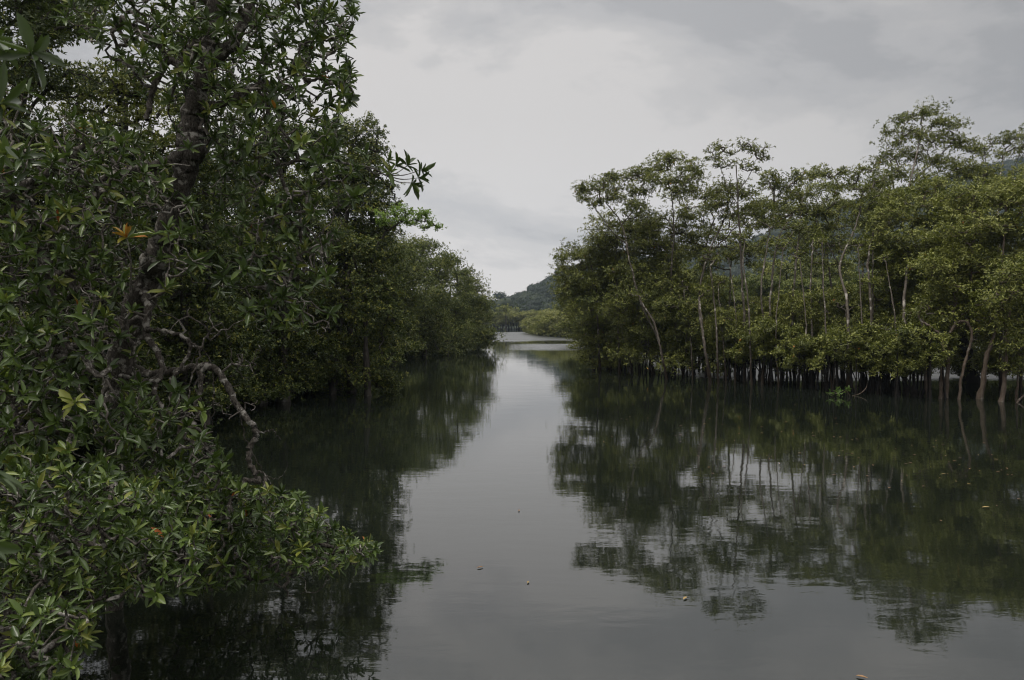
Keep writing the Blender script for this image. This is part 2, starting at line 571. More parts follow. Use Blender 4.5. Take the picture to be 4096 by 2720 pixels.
def tree(name, label, cat, trunk, pads, group=None, d=None, r=(0.09, 0.035), leaf=(0.13, 0.05), nl=7, dens=46, mat='leaf_right',
         bark='bark_right', seed=0, flare=0.5, px=True, twig=0.010, up=0.8, sub=7, tip_r=0.33, extra=(), tone=0.45, depth=1.0, targets=70, sides=7, nmin=12):
    """trunk: [(px,py,(d))...] from the water up; pads: [(px,py,rx,rz,(d))...] leaf masses in photo units at their real distance"""
    rng = np.random.default_rng(seed)

    def wp(q, rr=None):
        return P(q[0], q[1], q[2] if len(q) > 2 else d)
    tp = np.array([wp(q) for q in trunk]) if px else np.array(trunk, float)
    base = tp[0].copy()
    root = thing(name, (base[0], base[1], 0.0), label, cat, group)
    off = np.array([base[0], base[1], 0.0])
    tp[0, 2] = min(tp[0, 2], -0.25)
    bag = Bag()
    c, rad = limb(bag, tp - off, r[0], r[1], rng, m=max(12, 6 * len(tp)), sides=sides, wob=0.014, flare=flare)
    for ex in extra:
        e = np.array([wp(q) for q in ex[0]])
        if e[0, 2] < 0.3:
            e[0, 2] = -0.2
        limb(bag, e - off, ex[1], ex[2], rng, sides=sides, wob=0.02, flare=ex[3] if len(ex) > 3 else 0)
        c = np.vstack([c, spline(e - off, 14)])
    link_mesh('trunk', bag.mesh('trunk'), M[bark], root, True)
    cen, dr, tc_, keys = [], [], [], []
    for q in pads:
        if px:
            dd = q[4] if len(q) > 4 else d
            pc = P(q[0], q[1], dd) - off
            rx, rz = q[2] * dd / F, q[3] * dd / F
        else:
            pc = np.array(q[:3], float) - off
            rx, rz = q[3], q[4]
        n = max(nmin, int(dens * rx * rz * 3.14))
        ns = max(4, int(sub * (0.6 + rx * rz)))
        s = norm(rng.normal(0, 1, (ns, 3))) * rng.uniform(0.08, 1.0, (ns, 1)) ** 0.5
        s[:, 2] = np.where(s[:, 2] < -0.35, s[:, 2] * 0.6, s[:, 2])
        ck = pc + s * np.array([rx, rx * depth, rz])
        keys.append(ck)
        w = rng.integers(0, ns, n)
        st = tip_r * rng.uniform(0.65, 1.35, ns)
        g = rng.normal(0, 1, (n, 3)) * st[w][:, None] * min(1.0, max(rx, 0.35)) * np.array([1.0, 1.0, 0.55])
        pt = ck[w] + g
        cen.append(pt)
        outw = norm(pt - pc)
        dr.append(outw * 0.55 + np.array([0, 0, up]) + rng.normal(0, 0.25, (n, 3)))
        tn = rng.normal(tone, 0.13, ns)
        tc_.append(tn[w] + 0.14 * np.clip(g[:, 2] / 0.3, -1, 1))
    cen, dr, tcc = np.concatenate(cen), np.concatenate(dr), np.concatenate(tc_)
    ok = cen[:, 2] > 0.06
    cen, dr, tcc = cen[ok], dr[ok], tcc[ok]
    keys = np.concatenate(keys)
    keys = keys[keys[:, 2] > 0.1]
    if len(cen) > targets:
        tg = cen[rng.choice(len(cen), targets, replace=False)]
    else:
        tg = cen
    sk = Skeleton(c[len(c) // 4:])
    sk.grow(keys, rng, crook=0.10, lift=0.05)
    sk2 = Skeleton([])
    sk2.p, sk2.par, sk2.paths = list(sk.A), sk.par, sk.paths
    sk2.grow(tg, rng, crook=0.12, lift=0.03)
    b2 = Bag()
    sk2.build(b2, twig, 0.42, sides=4, rmax=r[1] * 1.6, rng=rng)
    link_mesh('branches', b2.mesh('branches'), M[bark], root)
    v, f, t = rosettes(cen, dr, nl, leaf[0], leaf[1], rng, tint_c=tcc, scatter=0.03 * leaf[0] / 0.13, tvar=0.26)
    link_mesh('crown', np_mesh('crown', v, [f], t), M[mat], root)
    return root


def copy_tree(o, loc, rz, s, label=None, group=None):
    c = o.copy()
    C.objects.link(c)
    c.location = [float(k) for k in loc]
    c.rotation_euler = (0, 0, rz)
    c.scale = (s, s, s)
    if label:
        c['label'] = label
    if group:
        c['group'] = group
    for ch in o.children:
        k = ch.copy()
        C.objects.link(k)
        k.parent = c
    return c


def poly_pads(poly, n, d0, d1, rx, rz, seed, jit=0.3):
    rng = random.Random(seed)
    xs, ys = [p[0] for p in poly], [p[1] for p in poly]
    out, tries = [], 0
    while len(out) < n and tries < 20000:
        tries += 1
        x, y = rng.uniform(min(xs), max(xs)), rng.uniform(min(ys), max(ys))
        if not inpoly(poly, x, y):
            continue
        if tries < 6000 and any(abs(x - o[0]) < rx * 0.75 and abs(y - o[1]) < rz * 0.9 for o in out):
            continue
        k = rng.uniform(1 - jit, 1 + jit)
        out.append((x, y, rx * k, rz * k, rng.uniform(d0, d1)))
    return out


# ------------------------------------------------------------------ SETTING: water, banks, hill
def build_setting():
    # river: a fine grid is not needed, one sheet to the horizon
    v = np.array([(-4000, -60, 0), (4000, -60, 0), (4000, 6000, 0), (-4000, 6000, 0)], float)
    o = link_mesh('river_water', np_mesh('river_water', v, [np.array([[0, 1, 2, 3]])]), M['water'])
    tag(o, 'still dark green river mirroring the trees and grey sky', 'river', kind='structure')

    # left bank land, low and muddy, behind the first trees
    rng = np.random.default_rng(5)
    edge = [(-5.9, -40), (-6.8, 0), (-8.8, 8), (-10.5, 16), (-12.5, 22), (-11.5, 30), (-9.5, 36), (-10.8, 46), (-11.0, 60), (-9.6, 72), (-6.2, 84), (-4.6, 95), (-9, 110), (-30, 130), (-60, 150)]
    e = spline(np.array(edge, float), 120)
    cols = [0, 0.6, 1.5, 3, 6, 12, 30, 120]
    zz = [-0.4, 0.06, 0.25, 0.4, 0.55, 0.7, 0.9, 1.2]
    vs_ = []
    for (x, y) in e:
        for c_, z in zip(cols, zz):
            vs_.append((x - c_ + rng.normal(0, 0.12), y + rng.normal(0, 0.1), z + rng.normal(0, 0.04)))
    nc = len(cols)
    i = np.arange((len(e) - 1) * nc).reshape(-1, nc)[:, :-1].ravel()
    f = np.stack([i, i + nc, i + nc + 1, i + 1], 1)
    o = link_mesh('river_bank', np_mesh('river_bank', np.array(vs_), [f]), M['mud'], smooth=True)
    tag(o, 'low muddy left bank under the trees', 'bank', kind='structure')

    # hill: ridge rising to the right
    px_ = np.array([380, 440, 490, 505, 520, 545, 560, 600, 640, 680, 720, 757, 800, 850, 920, 1000, 1100, 1300, 1500])
    py_ = np.array([319, 315, 311, 308, 302, 289, 280, 264, 266, 268, 258, 248, 230, 212, 192, 172, 156, 148, 148])
    D0 = 620.0
    rx = (px_ - 512) / F * D0
    rh = (321 - py_) / F * D0 + 3
    gx = np.linspace(-110, 760, 130)
    gy = np.linspace(300, 1050, 70)
    X, Y = np.meshgrid(gx, gy, indexing='ij')
    # the ridge crest runs away to the right
    xr = X / Y * D0

    def hh(X, Y):
        xr = X / Y * D0
        rid = np.interp(xr, rx, rh, left=0)
        y0 = 330 + 0 * X
        t = np.clip((Y - y0) / (D0 - y0), 0, 1)
        s = t ** 1.15 * (1.25 - 0.25 * t)
        back = np.clip(1 - (Y - D0) / 700.0, 0, 1)
        return rid * s * np.where(Y > D0, back, 1.0) - 0.8 + 1.2 * np.sin(X * 0.045 + 1) * np.sin(Y * 0.03) * t
    Z = hh(X, Y)
    n0, n1_ = X.shape
    i = np.arange(n0 * n1_).reshape(n0, n1_)[:-1, :-1].ravel()
    f = np.stack([i, i + n1_, i + n1_ + 1, i + 1], 1)
    o = link_mesh('hill_terrain', np_mesh('hill_terrain', np.stack([X, Y, Z], -1).reshape(-1, 3), [f]), M['hill'], smooth=True)
    tag(o, 'forested hillside rising to the right behind the mangroves', 'hill', kind='structure')

    # forest on the hill: reads as one mass
    rng = np.random.default_rng(11)
    n = 8500
    d = rng.uniform(345, 660, n * 2)
    ang = rng.uniform(-0.16, 0.74, n * 2)
    x = ang * d
    z = hh(x, d)
    k = z > 0.5
    x, d, z = x[k][:n], d[k][:n], z[k][:n]
    R = rng.uniform(2.4, 4.6, len(x)) * np.exp(rng.normal(0, 0.2, len(x)))
    R = np.where(np.abs(x / d * F + 512 - 540) < 60, R * 0.8, R)
    hgt = R * rng.uniform(0.7, 1.3, len(x)) + 1.5
    nper = 22
    s = norm(rng.normal(0, 1, (len(x), nper, 3)))
    s[..., 2] = np.abs(s[..., 2]) * 1.0 - 0.15
    lump = 1 + 0.18 * np.sin(s[..., 0:1] * 7 + x[:, None, None]) + rng.normal(0, 0.06, (len(x), nper, 1))
    cen = np.stack([x, d, z + hgt], 1)[:, None] + s * lump * R[:, None, None] * np.array([1, 1, 0.75])
    dr = s + rng.normal(0, 0.25, s.shape)
    tcc = np.repeat(np.clip(rng.normal(0.45, 0.22, len(x)), 0, 1), nper)
    v, f, t = rosettes(cen.reshape(-1, 3), dr.reshape(-1, 3), 3, 1.15, 0.8, rng, tint_c=tcc, spread=(1.0, 1.75), tvar=0.1)
    # leafy domes under the sprays give every crown its own rounded light and shade
    na, nb = 9, 5
    A, B = np.meshgrid(np.linspace(0, 2 * math.pi, na, endpoint=False), np.linspace(-0.35, 1.45, nb), indexing='ij')
    unit = np.stack([np.cos(A) * np.cos(B), np.sin(A) * np.cos(B), np.sin(B)], -1).reshape(-1, 3)
    dm = (unit[None] * (0.86 + rng.normal(0, 0.10, (len(x), na * nb, 1))) * R[:, None, None] * np.array([1, 1, 0.75]) + np.stack([x, d, z + hgt], 1)[:, None])
    ii = np.arange(na * nb).reshape(na, nb)
    q = np.stack([ii[:, :-1], np.roll(ii, -1, 0)[:, :-1], np.roll(ii, -1, 0)[:, 1:], ii[:, 1:]], -1).reshape(-1, 4)
    q = (q[None] + (np.arange(len(x)) * na * nb)[:, None, None]).reshape(-1, 4)
    t2 = np.repeat(tcc[::nper] * 0.9, na * nb)
    nv0 = len(v)
    v = np.concatenate([v, dm.reshape(-1, 3)])
    t = np.concatenate([t, t2])
    o = link_mesh('hillside_forest', np_mesh('hillside_forest', v, [f, q + nv0], t), M['leaf_far'])
    tag(o, 'hazy dark green forest covering the hill', 'forest', kind='stuff')
    return hh


HH = build_setting()

# one emergent tree standing out on the low end of the ridge, others along the skyline
for (px_, py_, h_, w_, lab) in ((500, 309, 10.5, 7.5, 'umbrella crowned tree alone at the low end of the hazy ridge'),):
    b = P(px_, py_, 600)
    pads = []
    rg = random.Random(int(px_))
    for q in range(9):
        pads.append((b[0] + rg.uniform(-.42, .42) * w_, 600 + rg.uniform(-2, 2), b[2] + h_ - 0.5 + rg.uniform(-1.2, 0.8), w_ * 0.17, 1.5))
    r_ = tree('ridge_tree', lab, 'tree', [(b[0], 600, b[2] - 6), (b[0] + 0.3, 600, b[2] + h_ * 0.5), (b[0], 600, b[2] + h_)], pads, px=False, r=(0.8, 0.4),
              leaf=(1.3, 0.9), nl=3, dens=6, mat='leaf_far', bark='bark_bank', seed=int(px_), flare=0, twig=0.1, targets=20, sides=5, tip_r=1.0, sub=2)
    r_.location.z = 0


# ------------------------------------------------------------------ FAR MANGROVES
def clump_proto(name, label, cat, group, h, w, seed, leaf, dens, mat, bark='bark_dark', stems=3, low=0.15, sub=7, pads_n=9, zmin=0.25, targets=50, r0=0.07):
    rg = random.Random(seed)
    pads = []
    for i in range(pads_n):
        a = rg.uniform(0, 6.28)
        k = math.sqrt(rg.uniform(0, 1))
        z = h * rg.uniform(low, 0.88)
        env = math.sin(min(1, max(0, (z / h - low * .4) / (1 - low * .4))) * math.pi * 0.92 + 0.15) ** 0.5
        pads.append((math.cos(a) * k * w * 0.5 * env, math.sin(a) * k * w * 0.5 * env, z, w * 0.2, h * 0.12))
    ex = []
    root = tree(name, label, cat, [(0, 0, -0.3), (rg.uniform(-.1, .1) * w, 0.02, h * 0.45), (rg.uniform(-.15, .15) * w, 0, h * 0.8)], pads, group=group, px=False,
                r=(r0, r0 * .4), leaf=leaf, dens=dens, mat=mat, bark=bark, seed=seed, sub=sub, targets=targets, sides=6)
    # extra stems for the clump
    rng = np.random.default_rng(seed)
    bag = Bag()
    for i in range(stems):
        a = rg.uniform(0, 6.28)
        x, y = math.cos(a) * w * rg.uniform(.1, .35), math.sin(a) * w * rg.uniform(.1, .35)
        limb(bag, [(x, y, -0.3), (x * .8 + rg.uniform(-.1, .1), y * .8, h * .3), (x * .7, y * .7, h * .65)], r0 * .8, r0 * .3, rng, sides=6, flare=0.4)
    if stems:
        for i in range(1):
            link_mesh('side_stems', bag.mesh('side_stems'), M[bark], root, True)
    return root


FAR = [clump_proto('mangrove_tree', 'olive green mangrove on dark stems across the far bend of the river', 'mangrove', 'mangroves across the far bend',
                   7.0, 9.5, 40 + k, (0.36, 0.20), 26, 'leaf_olive', stems=6, low=0.30, pads_n=16, r0=0.18, sub=5) for k in range(2)]
rg = random.Random(3)
spots = []
for k in range(16):
    px_ = 484 + k * 8.2
    spots.append((px_, 262 + rg.uniform(-4, 4), rg.uniform(0.82, 1.0)))
for k in range(20):
    px_ = 470 + k * 10.5
    spots.append((px_, 300 + rg.uniform(-8, 8), rg.uniform(0.95, 1.15)))
for i, (px_, d, s) in enumerate(spots):
    x = (px_ - 512) / F * d
    o = FAR[i % 2]
    if i < 2:
        o.location = (x, d, 0)
        o.scale = (s, s, s)
    else:
        copy_tree(o, (x, d, 0), rg.uniform(0, 6.28), s)
# tallest darker tree at the left of the far row
tree('mangrove_tree', 'taller grey green tree rising over the far mangroves beside the left bank', 'mangrove', [(506, 331, 250), (506, 322, 250), (506, 311, 250)],
     [(500, 310, 9, 4, 250), (511, 311, 9, 3.5, 250), (505, 308, 8, 3.5, 250), (495, 313, 7, 4, 250)],
     d=250, r=(0.2, 0.1), leaf=(0.4, 0.22), dens=6, mat='leaf_right', bark='bark_bank', seed=77, sub=4, targets=40, tone=0.5, tip_r=0.6)

MIDB = [clump_proto('mangrove_bush', 'rounded yellow green mangrove bush on the inner bend beyond the right bank', 'mangrove', 'bushes on the inner bend',
                    4.6, 6.5, 60 + k, (0.22, 0.11), 44, 'leaf_olive', stems=4, low=0.06, pads_n=17, r0=0.08, sub=6) for k in range(2)]
i = 0
for k in range(34):
    row = k % 3
    px_ = 530 + (k // 3) * 8.0 + rg.uniform(-3, 3) + row * 2
    d = np.interp(px_, [524, 545, 566, 600, 680], [206, 160, 148, 135, 110]) + row * 7 + rg.uniform(-2, 2)
    s = (0.72 if k < 3 else 0.92 if k < 6 else 1.05) * rg.uniform(0.92, 1.12) * (1 + row * 0.06)
    x = (px_ - 512) / F * d
    o = MIDB[i % 2]
    if i < 2:
        o.location = (x, d, 0)
        o.scale = (s, s, s)
    else:
        copy_tree(o, (x, d, 0), rg.uniform(0, 6.28), s)
    i += 1

# trees beyond the lagoon, seen between the trunks of the right bank
BACK = [clump_proto('mangrove_tree', 'leafy mangrove beyond the lagoon, glimpsed between the right bank trunks', 'mangrove', 'mangroves beyond the lagoon',
                    7.5, 7.0, 80 + k, (0.19, 0.09), 52, 'leaf_right' if k else 'leaf_mid', stems=4, low=0.16, pads_n=18, r0=0.1, sub=6) for k in range(2)]
i = 0
for k in range(44):
    row = k % 2
    px_ = 600 + (k // 2) * 24 + rg.uniform(-7, 7)
    d = 84 + row * 11 + rg.uniform(-4, 4) - max(0, (px_ - 850)) * 0.09
    s = rg.uniform(0.8, 1.15) * (1 + row * 0.3)
    x = (px_ - 512) / F * d
    o = BACK[i % 2]
    if i < 2:
        o.location = (x, d, 0)
        o.scale = (s, s, s)
    else:
        copy_tree(o, (x, d, 0), rg.uniform(0, 6.28), s)
    i += 1

# ------------------------------------------------------------------ LEFT BANK, mid distance
KM = dict(leaf=(0.13, 0.07), nl=6, dens=125, mat='leaf_mid', bark='bark_bank', r=(0.16, 0.06), tip_r=0.42, sub=12, twig=0.012, up=0.55)


def bank_tree(label, poly, n, d0, d1, rx, rz, trunk, seed, group=None, name='bank_tree', extra_pads=(), **kw):
    k = dict(KM)
    k.update(kw)
    pads = poly_pads(poly, n, d0, d1, rx, rz, seed) + list(extra_pads)
    return tree(name, label, 'tree', trunk, pads, group=group, seed=seed, **k)


bank_tree('dense dark green tree on the left bank below the bright hanging spray', [(352, 236), (384, 232), (412, 240), (418, 300), (412, 348), (352, 352)], 30, 56, 61, 15, 10,
          [(372, 358, 60), (376, 310, 60), (380, 262, 60)], 201, tone=0.42)
bank_tree('rounded tree with grey green top in the middle of the receding left bank', [(398, 246), (420, 240), (446, 256), (450, 300), (448, 350), (398, 352)], 28, 63, 68, 13, 9,
          [(425, 357, 66), (424, 310, 66), (428, 272, 66)], 202, tone=0.5)
bank_tree('broad bushy tree sloping to the river near the end of the left bank', [(428, 262), (448, 260), (466, 272), (470, 310), (466, 348), (430, 350)], 24, 70, 75, 11, 8,
          [(447, 354, 73), (448, 315, 73), (451, 285, 73)], 203, tone=0.42)
bank_tree('last full crowned tree where the left bank meets the bend', [(455, 272), (470, 276), (482, 290), (489, 320), (490, 346), (456, 348)], 22, 78, 84, 10, 7,
          [(473, 350, 82), (474, 320, 82), (473, 294, 82)], 204, tone=0.5)
tree('bank_tree', 'thin airy tree leaning over the river at the tip of the left bank', 'tree', [(478, 349, 84), (480, 320, 84), (485, 300, 84)],
     [(487, 291, 5, 4), (491, 298, 5, 4), (484, 299, 6, 4), (488, 307, 6, 5), (486, 318, 6, 6), (488, 330, 5, 6), (493, 303, 3, 2)], d=84, seed=205,
     leaf=(0.14, 0.07), nl=6, dens=60, mat='leaf_mid', bark='bark_bank', r=(0.1, 0.04), tip_r=0.4, tone=0.6)
bank_tree('dark tree filling the recess of the left bank', [(330, 240), (360, 236), (372, 300), (370, 355), (322, 360)], 22, 50, 56, 16, 10,
          [(345, 364, 54), (348, 310, 54), (350, 262, 54)], 206, tone=0.35)

SHR = [clump_proto('bank_shrub', 'dark dense shrub filling the foot of the left bank behind the front trees', 'shrub', 'shrubs along the left bank',
                   4.2, 5.0, 160 + k, (0.15, 0.08), 75, 'leaf_dark', stems=2, low=0.05, pads_n=20, r0=0.06, sub=8, targets=30) for k in range(2)]
rg = random.Random(9)
i = 0
for k in range(58):
    yy = 18 + k * 1.25 + rg.uniform(-1, 1)
    ex_ = np.interp(yy, [16, 22, 30, 34, 40, 46, 60, 72, 84, 95], [-10.5, -12.0, -10.0, -7.2, -9.5, -10.5, -10.6, -9.0, -5.5, -4.2])
    for rrow in range(2):
        if rrow and k % 2:
            continue
        xx = ex_ - 1.6 - rrow * 5.5 + rg.uniform(-.6, .6)
        s = rg.uniform(0.8, 1.15) * (1 + 0.5 * rrow)
        o = SHR[i % 2]
        if i < 2:
            o.location = (xx, yy, 0.0)
            o.scale = (s, s, s)
        else:
            o = copy_tree(o, (xx, yy, 0.0), rg.uniform(0, 6.28), s)
        z = 'near, behind the foreground trunk' if yy < 36 else 'in the shaded recess' if yy < 62 else 'toward the far tip'
        o['label'] = ('taller ' if rrow else '') + 'dark dense shrub at the foot of the left bank, ' + z
        o['group'] = ('back' if rrow else 'front') + ' row shrubs of the left bank, ' + z
        i += 1

# ------------------------------------------------------------------ LEFT BANK, near wall of trees
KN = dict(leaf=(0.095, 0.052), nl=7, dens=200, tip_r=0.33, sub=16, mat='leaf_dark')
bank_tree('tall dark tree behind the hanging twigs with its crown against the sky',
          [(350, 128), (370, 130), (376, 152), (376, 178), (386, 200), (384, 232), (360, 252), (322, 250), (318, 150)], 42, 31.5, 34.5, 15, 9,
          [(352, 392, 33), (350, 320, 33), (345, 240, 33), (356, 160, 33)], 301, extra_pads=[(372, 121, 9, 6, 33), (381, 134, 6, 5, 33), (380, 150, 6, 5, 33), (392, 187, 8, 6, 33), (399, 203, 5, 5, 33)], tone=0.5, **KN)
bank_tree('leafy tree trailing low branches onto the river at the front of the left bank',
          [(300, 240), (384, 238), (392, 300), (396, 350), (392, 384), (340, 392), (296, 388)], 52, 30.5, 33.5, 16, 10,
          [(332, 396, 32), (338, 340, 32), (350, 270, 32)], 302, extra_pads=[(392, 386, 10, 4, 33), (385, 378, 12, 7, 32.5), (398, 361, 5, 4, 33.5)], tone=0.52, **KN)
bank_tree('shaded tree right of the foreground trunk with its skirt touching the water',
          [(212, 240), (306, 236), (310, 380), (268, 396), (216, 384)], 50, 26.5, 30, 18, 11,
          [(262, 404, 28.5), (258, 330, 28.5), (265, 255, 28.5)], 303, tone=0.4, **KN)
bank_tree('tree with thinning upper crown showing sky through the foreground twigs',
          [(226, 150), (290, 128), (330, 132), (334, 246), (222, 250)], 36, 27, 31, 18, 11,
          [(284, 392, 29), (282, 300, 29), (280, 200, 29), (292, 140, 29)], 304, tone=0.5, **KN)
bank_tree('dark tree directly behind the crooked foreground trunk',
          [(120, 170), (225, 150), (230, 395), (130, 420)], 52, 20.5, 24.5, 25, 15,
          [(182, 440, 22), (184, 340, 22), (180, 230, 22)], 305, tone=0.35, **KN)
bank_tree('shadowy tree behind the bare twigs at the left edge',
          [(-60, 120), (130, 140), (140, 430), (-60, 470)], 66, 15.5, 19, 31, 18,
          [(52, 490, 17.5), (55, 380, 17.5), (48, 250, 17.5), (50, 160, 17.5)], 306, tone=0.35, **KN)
# high dark trees in the top left corner, open enough for glints of sky
KU = dict(leaf=(0.085, 0.036), nl=8, dens=190, tip_r=0.26, sub=12, mat='leaf_dark')
bank_tree('tall black green tree filling the top left corner behind the blurred leaves',
          [(-70, -120), (90, -110), (92, 10), (70, 60), (84, 105), (-70, 120)], 34, 14, 17, 34, 16,
          [(14, 500, 16.5), (18, 300, 16.5), (8, 160, 16.5), (34, 60, 16.5), (60, -20, 16.5)], 307, tone=0.3, extra=(([(10, 170, 16.5), (30, 110, 16.4), (70, 70, 16.2)], 0.06, 0.03),), **KU)
bank_tree('feathery leaved tree under the bright patch of sky at upper left',
          [(78, 86), (128, 66), (170, 96), (190, 150), (130, 175), (70, 160)], 24, 17.5, 20, 24, 10,
          [(122, 470, 19), (124, 300, 19), (120, 180, 19), (126, 100, 19)], 308, tone=0.75, leaf=(0.10, 0.035), nl=9, dens=150, tip_r=0.3, mat='leaf_mid')
bank_tree('tree with hanging leafy tips beside the bright patch of sky',
          [(176, 20), (232, 10), (250, 120), (200, 150), (172, 90)], 15, 21, 24, 22, 11,
          [(205, 450, 22.5), (208, 300, 22.5), (205, 180, 22.5), (210, 60, 22.5)], 309, tone=0.4, **{**KU, 'dens': 150})
# the light green bough
tree('bank_tree', 'bright green spreading bough reaching over the river against the sky', 'tree',
     [(368, 392, 31.2), (366, 320, 31.2), (372, 262, 31.2), (385, 232, 30.8)],
     [(390, 214, 13, 6), (403, 212, 13, 6), (415, 213, 12, 6), (425, 218, 9, 5), (433, 226, 6, 4.5), (437, 229, 4, 3), (398, 222, 12, 5), (412, 222, 10, 4.5), (387, 225, 10, 5), (423, 227, 5, 4)],
     d=30.8, seed=310, leaf=(0.12, 0.055), nl=6, dens=130, mat='leaf_bright', bark='bark_bank', r=(0.12, 0.04), tip_r=0.3, sub=8, up=1.0,
     extra=(([(385, 232, 30.8), (405, 221, 30.8), (428, 222, 30.8)], 0.035, 0.015),))


# ------------------------------------------------------------------ RIGHT BANK: mangroves with separate crowns
def cpads(s, d, dj=1.2, seed=0):
    rg = random.Random(seed)
    return [(a, b, c, e, d + rg.uniform(-dj, dj)) for a, b, c, e in s]


KR = dict(leaf=(0.122, 0.049), nl=7, dens=145, mat='leaf_right', bark='bark_right', r=(0.070, 0.026), tip_r=0.30, sub=13)


def rtree(label, trunk, pads, seed, d, **kw):
    k = dict(KR)
    k.update(kw)
    k['dens'] *= 0.95
    pads = [(a, b, c * 1.38, e * 1.25, dd) for a, b, c, e, dd in pads]
    # the stem stands at the water's edge and leans back into its crown
    db = Wt(*trunk[0])[1]
    m_ = len(trunk) - 1
    trunk = [(q[0], q[1], db + (d - db) * (i_ / m_) ** 2) for i_, q in enumerate(trunk)]
    return tree('mangrove_tree', label, 'mangrove', trunk, pads, seed=seed, d=d, **k)


rtree('mangrove leaning toward the channel, its flat crown the leftmost high one of the right bank',
      [(668, 377), (658, 340), (641, 303), (630, 262), (622, 225), (606, 203)],
      cpads([(587, 190, 9, 6), (603, 183, 11, 7), (627, 177, 13, 7), (596, 204, 8, 5), (617, 195, 13, 7), (641, 188, 10, 7), (610, 174, 5, 4), (584, 198, 5, 4), (634, 204, 9, 5), (579, 186, 4, 4)], 43, 1.2, 1), 401, 43,
      extra=(([(628, 245, 43), (612, 232, 43), (598, 212, 43)], 0.04, 0.02), ([(622, 225, 43), (636, 206, 43), (640, 190, 43)], 0.03, 0.015)))
rtree('slender mangrove with a domed crown just left of the tallest tuft', [(684, 375), (676, 330), (671, 280), (674, 235), (672, 190)],
      cpads([(658, 167, 10, 8), (672, 160, 11, 5), (688, 167, 11, 6), (665, 180, 13, 7), (691, 180, 10, 6), (650, 178, 7, 5), (680, 190, 12, 6), (700, 172, 5, 4), (667, 158, 5, 3)], 42, 1.5, 2), 402, 42)
rtree('tallest thin mangrove whose open tuft stands clear above its neighbours', [(745, 382), (744, 320), (741, 260), (738, 205), (736, 165)],
      cpads([(713, 155, 6, 7), (720, 147, 6, 4), (740, 144, 8, 4), (752, 148, 9, 6), (762, 158, 5, 6), (729, 163, 8, 4), (747, 166, 7, 4), (735, 153, 5, 4), (757, 170, 3, 4), (716, 166, 4, 3)], 39, 1.0, 3), 403, 39,
      dens=80, r=(0.08, 0.025), extra=(([(738, 205, 39), (728, 188, 39), (718, 160, 39)], 0.025, 0.012), ([(737, 192, 39), (748, 178, 39), (757, 158, 39)], 0.025, 0.012)))
rtree('dark crowned mangrove directly under the tallest tuft', [(711, 382), (702, 330), (699, 297), (708, 255), (728, 212)],
      cpads([(727, 187, 13, 6), (744, 192, 12, 7), (755, 207, 12, 7), (720, 203, 12, 7), (738, 213, 14, 7), (765, 218, 8, 6), (710, 195, 7, 5), (750, 226, 10, 5)], 40.5, 1.5, 4), 404, 40.5,
      extra=(([(708, 255, 40.5), (735, 228, 40.5), (752, 210, 40.5)], 0.035, 0.015),))
rtree('broad flat topped mangrove on forked pale trunks right of the notch in the canopy', [(795, 384), (792, 330), (795, 275), (800, 225), (803, 195)],
      cpads([(770, 177, 7, 6), (785, 185, 11, 7), (800, 178, 12, 6), (820, 175, 11, 5), (836, 175, 8, 4), (790, 198, 14, 7), (815, 193, 14, 7), (834, 190, 9, 7), (777, 208, 10, 6), (845, 171, 4, 3), (765, 186, 4, 4)], 41, 1.5, 5), 405, 41,
      extra=(([(797, 250, 41), (783, 225, 41), (772, 190, 41)], 0.035, 0.015), ([(798, 240, 41), (818, 218, 41), (833, 185, 41)], 0.035, 0.015)))
rtree('mangrove with a drooping dark middle crown under the flat topped one', [(770, 383), (769, 330), (772, 280), (778, 240), (790, 218)],
      cpads([(775, 222, 12, 6), (792, 213, 14, 6), (812, 213, 14, 7), (830, 212, 11, 7), (800, 228, 12, 5), (822, 228, 10, 5), (840, 205, 7, 5)], 40, 1.5, 6), 406, 40)
rtree('narrow mangrove with white blotched trunk between the flat topped crown and the big dome', [(849, 392), (848, 345), (847, 300), (840, 266), (856, 225), (864, 190)],
      cpads([(853, 177, 6, 5), (866, 171, 9, 5), (876, 183, 8, 7), (861, 189, 9, 5), (850, 186, 5, 4), (872, 198, 9, 6), (858, 204, 8, 5)], 39, 1.5, 7), 407, 39, dens=95,
      extra=(([(840, 266, 39), (828, 245, 39), (818, 222, 39)], 0.03, 0.015),), r=(0.075, 0.03))
rtree('big domed mangrove, the highest crown of the right bank', [(905, 394), (906, 347), (904, 300), (908, 260), (903, 215), (914, 165), (922, 128)],
      cpads([(888, 131, 6, 5), (899, 122, 9, 6), (914, 114, 10, 5), (930, 112, 12, 5), (943, 119, 11, 7), (957, 127, 9, 6), (893, 143, 9, 6), (912, 135, 13, 7), (935, 138, 14, 8), (955, 146, 12, 7),
             (884, 158, 10, 6), (905, 156, 14, 8), (930, 160, 15, 8), (950, 166, 12, 7), (968, 140, 7, 5), (892, 173, 14, 7), (918, 178, 14, 7), (972, 150, 7, 6)], 43, 2.0, 8), 408, 43, dens=105,
      r=(0.07, 0.03), extra=(([(903, 215, 43), (893, 185, 43), (890, 150, 43)], 0.05, 0.02), ([(910, 185, 43), (935, 160, 43), (955, 140, 43)], 0.05, 0.02)))
rtree('airy mangrove with bare grey trunk against the hill at the right edge', [(1001, 392), (1002, 300), (998, 232), (999, 185), (1005, 150)],
      cpads([(989, 146, 8, 7), (1004, 141, 8, 6), (1019, 135, 9, 7), (1034, 138, 12, 8), (998, 157, 8, 4), (1018, 154, 10, 5), (983, 155, 5, 4), (1024, 146, 8, 4), (976, 146, 4, 4)], 45, 1.5, 9), 409, 45, dens=75,
      extra=(([(999, 190, 45), (988, 168, 45), (984, 150, 45)], 0.03, 0.015), ([(999, 185, 45), (1014, 168, 45), (1022, 145, 45)], 0.03, 0.015)))
